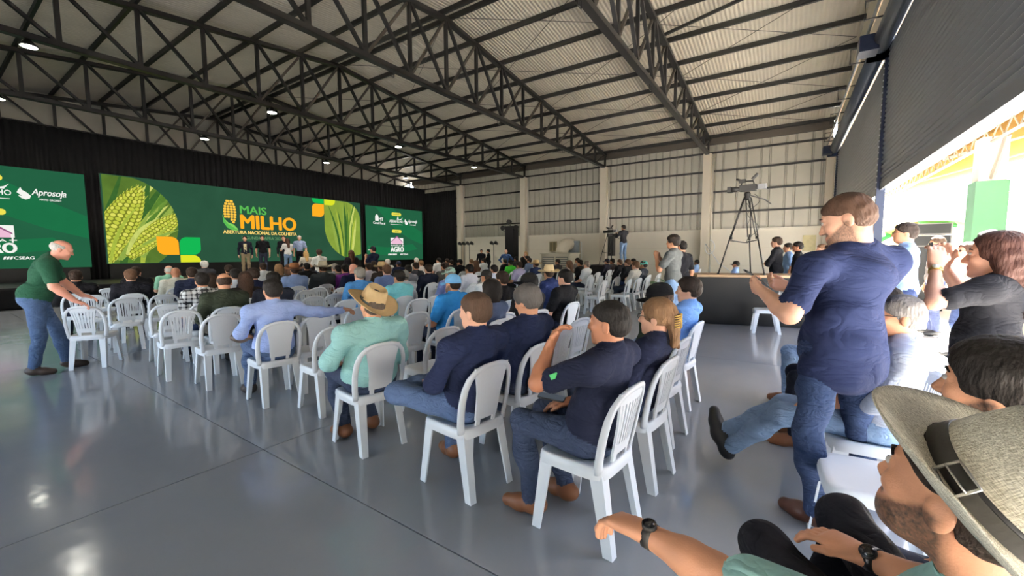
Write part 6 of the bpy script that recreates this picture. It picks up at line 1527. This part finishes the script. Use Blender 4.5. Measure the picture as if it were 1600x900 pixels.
# ------------------------------------------------------------------ outside: tent, green pillar, inflatable dome
def canvas():
    m = bpy.data.materials.new('tan tent canvas'); m.use_nodes = True; t = m.node_tree; t.nodes.clear(); o = t.nodes.new('ShaderNodeOutputMaterial'); d = t.nodes.new('ShaderNodeBsdfDiffuse'); tr = t.nodes.new('ShaderNodeBsdfTranslucent'); mx = t.nodes.new('ShaderNodeMixShader')
    n = t.nodes.new('ShaderNodeTexNoise'); n.inputs['Scale'].default_value = 1.5; c = t.nodes.new('ShaderNodeMix'); c.data_type = 'RGBA'; c.inputs[6].default_value = lin((112, 86, 46)); c.inputs[7].default_value = lin((128, 100, 56)); t.links.new(n.outputs[0], c.inputs[0])
    t.links.new(c.outputs[2], d.inputs[0]); t.links.new(c.outputs[2], tr.inputs[0]); mx.inputs[0].default_value = .14; t.links.new(d.outputs[0], mx.inputs[1]); t.links.new(tr.outputs[0], mx.inputs[2]); t.links.new(mx.outputs[0], o.inputs[0]); return m
M_canvas = canvas(); M_galv = mat('galvanised tube', (170, 160, 144), .4, .6)
tn = tag(empty('event_tent', (3.4, 16, 0)), 'tan canvas tent roof on a steel lattice frame outside', 'tent')
vs_ = []; prof = [(0, 4.05), (2.5, 4.75), (5.0, 5.5), (7.5, 4.8), (10, 4.05)]; yy = np.linspace(-10.5, 11, 12)
for i, (x_, z_) in enumerate(prof):
    for j, y_ in enumerate(yy): vs_.append(V(x_, y_, z_ - .08 * math.sin(j * math.pi / 11 * 3) ** 2 * (1 if 0 < i < 4 else 0)))
m_ = len(yy); mb = MB(); mb.quadmesh(vs_, [(i * m_ + j, (i + 1) * m_ + j, (i + 1) * m_ + j + 1, i * m_ + j + 1) for i in range(4) for j in range(m_ - 1)]); co = mb.build('canopy', M_canvas, tn, True); sm = co.modifiers.new('thickness', 'SOLIDIFY'); sm.thickness = .01
def lattice(a, b_, dz, n, parent):
    a = V(*a); b_ = V(*b_); mb = MB(); mb.tube([a, b_], .035, 6); mb.tube([a - V(0, 0, dz), b_ - V(0, 0, dz)], .035, 6)
    for i in range(n): mb.tube([lerp(a, b_, i / n), lerp(a, b_, (i + .5) / n) - V(0, 0, dz)], .015, 5); mb.tube([lerp(a, b_, (i + .5) / n) - V(0, 0, dz), lerp(a, b_, (i + 1) / n)], .015, 5)
    return mb.build('lattice_beam', M_galv, parent)
lattice((0, -10.5, 4.05), (0, 11, 4.05), .3, 34, tn); lattice((10, -10.5, 4.05), (10, 11, 4.05), .3, 34, tn); lattice((0, 11, 4.05), (10, 11, 4.05), .3, 18, tn)
for y_ in (-6, 0, 6): MB().tube([(0, y_, 4.0), (5, y_, 5.4)], .05, 8).build('rafter', M_galv, tn); MB().tube([(5, y_, 5.4), (10, y_, 4.0)], .05, 8).build('rafter', M_galv, tn)
for (x_, y_) in ((10, -10.4), (10, 0), (10, 11), (0, 11), (0, -10.4)): MB().tube([(x_, y_, -.01), (x_, y_, 4.0)], .07, 8).build('post', M_galv, tn)
gc = tag(empty('green_pillar', (3.45, 12.9, 0)), 'concrete pillar painted green below, outside the opening', 'pillar')
M_gp = mat('green paint', (52, 90, 62), .7, 0, .1, 4, .1, 20)
MB().box((-.24, -.24, -.01), (.24, .24, 2.95)).build('painted_shaft', M_gp, gc); MB().box((-.2, -.2, 2.95), (.2, .2, 3.85)).build('concrete_head', M_conc, gc)
for s_ in (-1, 1): MB().tube([(0, s_ * .2, 3.0), (0, s_ * .75, 3.75)], .05, 8).build('knee_brace', M_galv, gc)
dm = tag(empty('inflatable_arch', (4.6, 23, 0)), 'green and white inflatable arch tent far outside', 'inflatable tent')
M_ig = mat('green inflatable', (24, 110, 44), .5); M_iw = mat('white inflatable', (236, 238, 232), .5); M_iy = mat('lime inflatable', (130, 150, 40), .5)
for k in range(9):
    a0, a1 = math.pi * k / 9, math.pi * (k + 1) / 9; mb = MB(); vs_ = []
    for a in np.linspace(a0, a1, 5):
        for y_ in (-1.6, -1.0, 0, 1.0, 1.6): rr = 2.9 - .25 * (abs(y_) / 1.6) ** 3; vs_.append(V(-rr * math.cos(a), y_, rr * .95 * math.sin(a) - .01))
    mb.quadmesh(vs_, [(i * 5 + j, (i + 1) * 5 + j, (i + 1) * 5 + j + 1, i * 5 + j + 1) for i in range(4) for j in range(4)]); po = mb.build('panel', (M_ig, M_iw, M_ig, M_iy)[k % 4], dm, True); sm = po.modifiers.new('thickness', 'SOLIDIFY'); sm.thickness = .12
sb = tag(empty('speaker_stack', (3.0, 14.8, 0)), 'grey loudspeaker cabinets stacked on a stand outside', 'loudspeaker')
for k in range(2): b_ = MB(); b_.box((-.35, -.3, 1.62 + k * .3), (.35, .3, 1.9 + k * .3)); bo = b_.build('cabinet', mat('grey speaker', (110, 108, 106), .7), sb); MB().box((-.32, -.315, 1.64 + k * .3), (.32, -.3, 1.88 + k * .3)).build('front_grille', M_black, bo)
MB().box((-.3, -.25, -.01), (.3, .25, 1.62)).build('stand', M_black, sb)
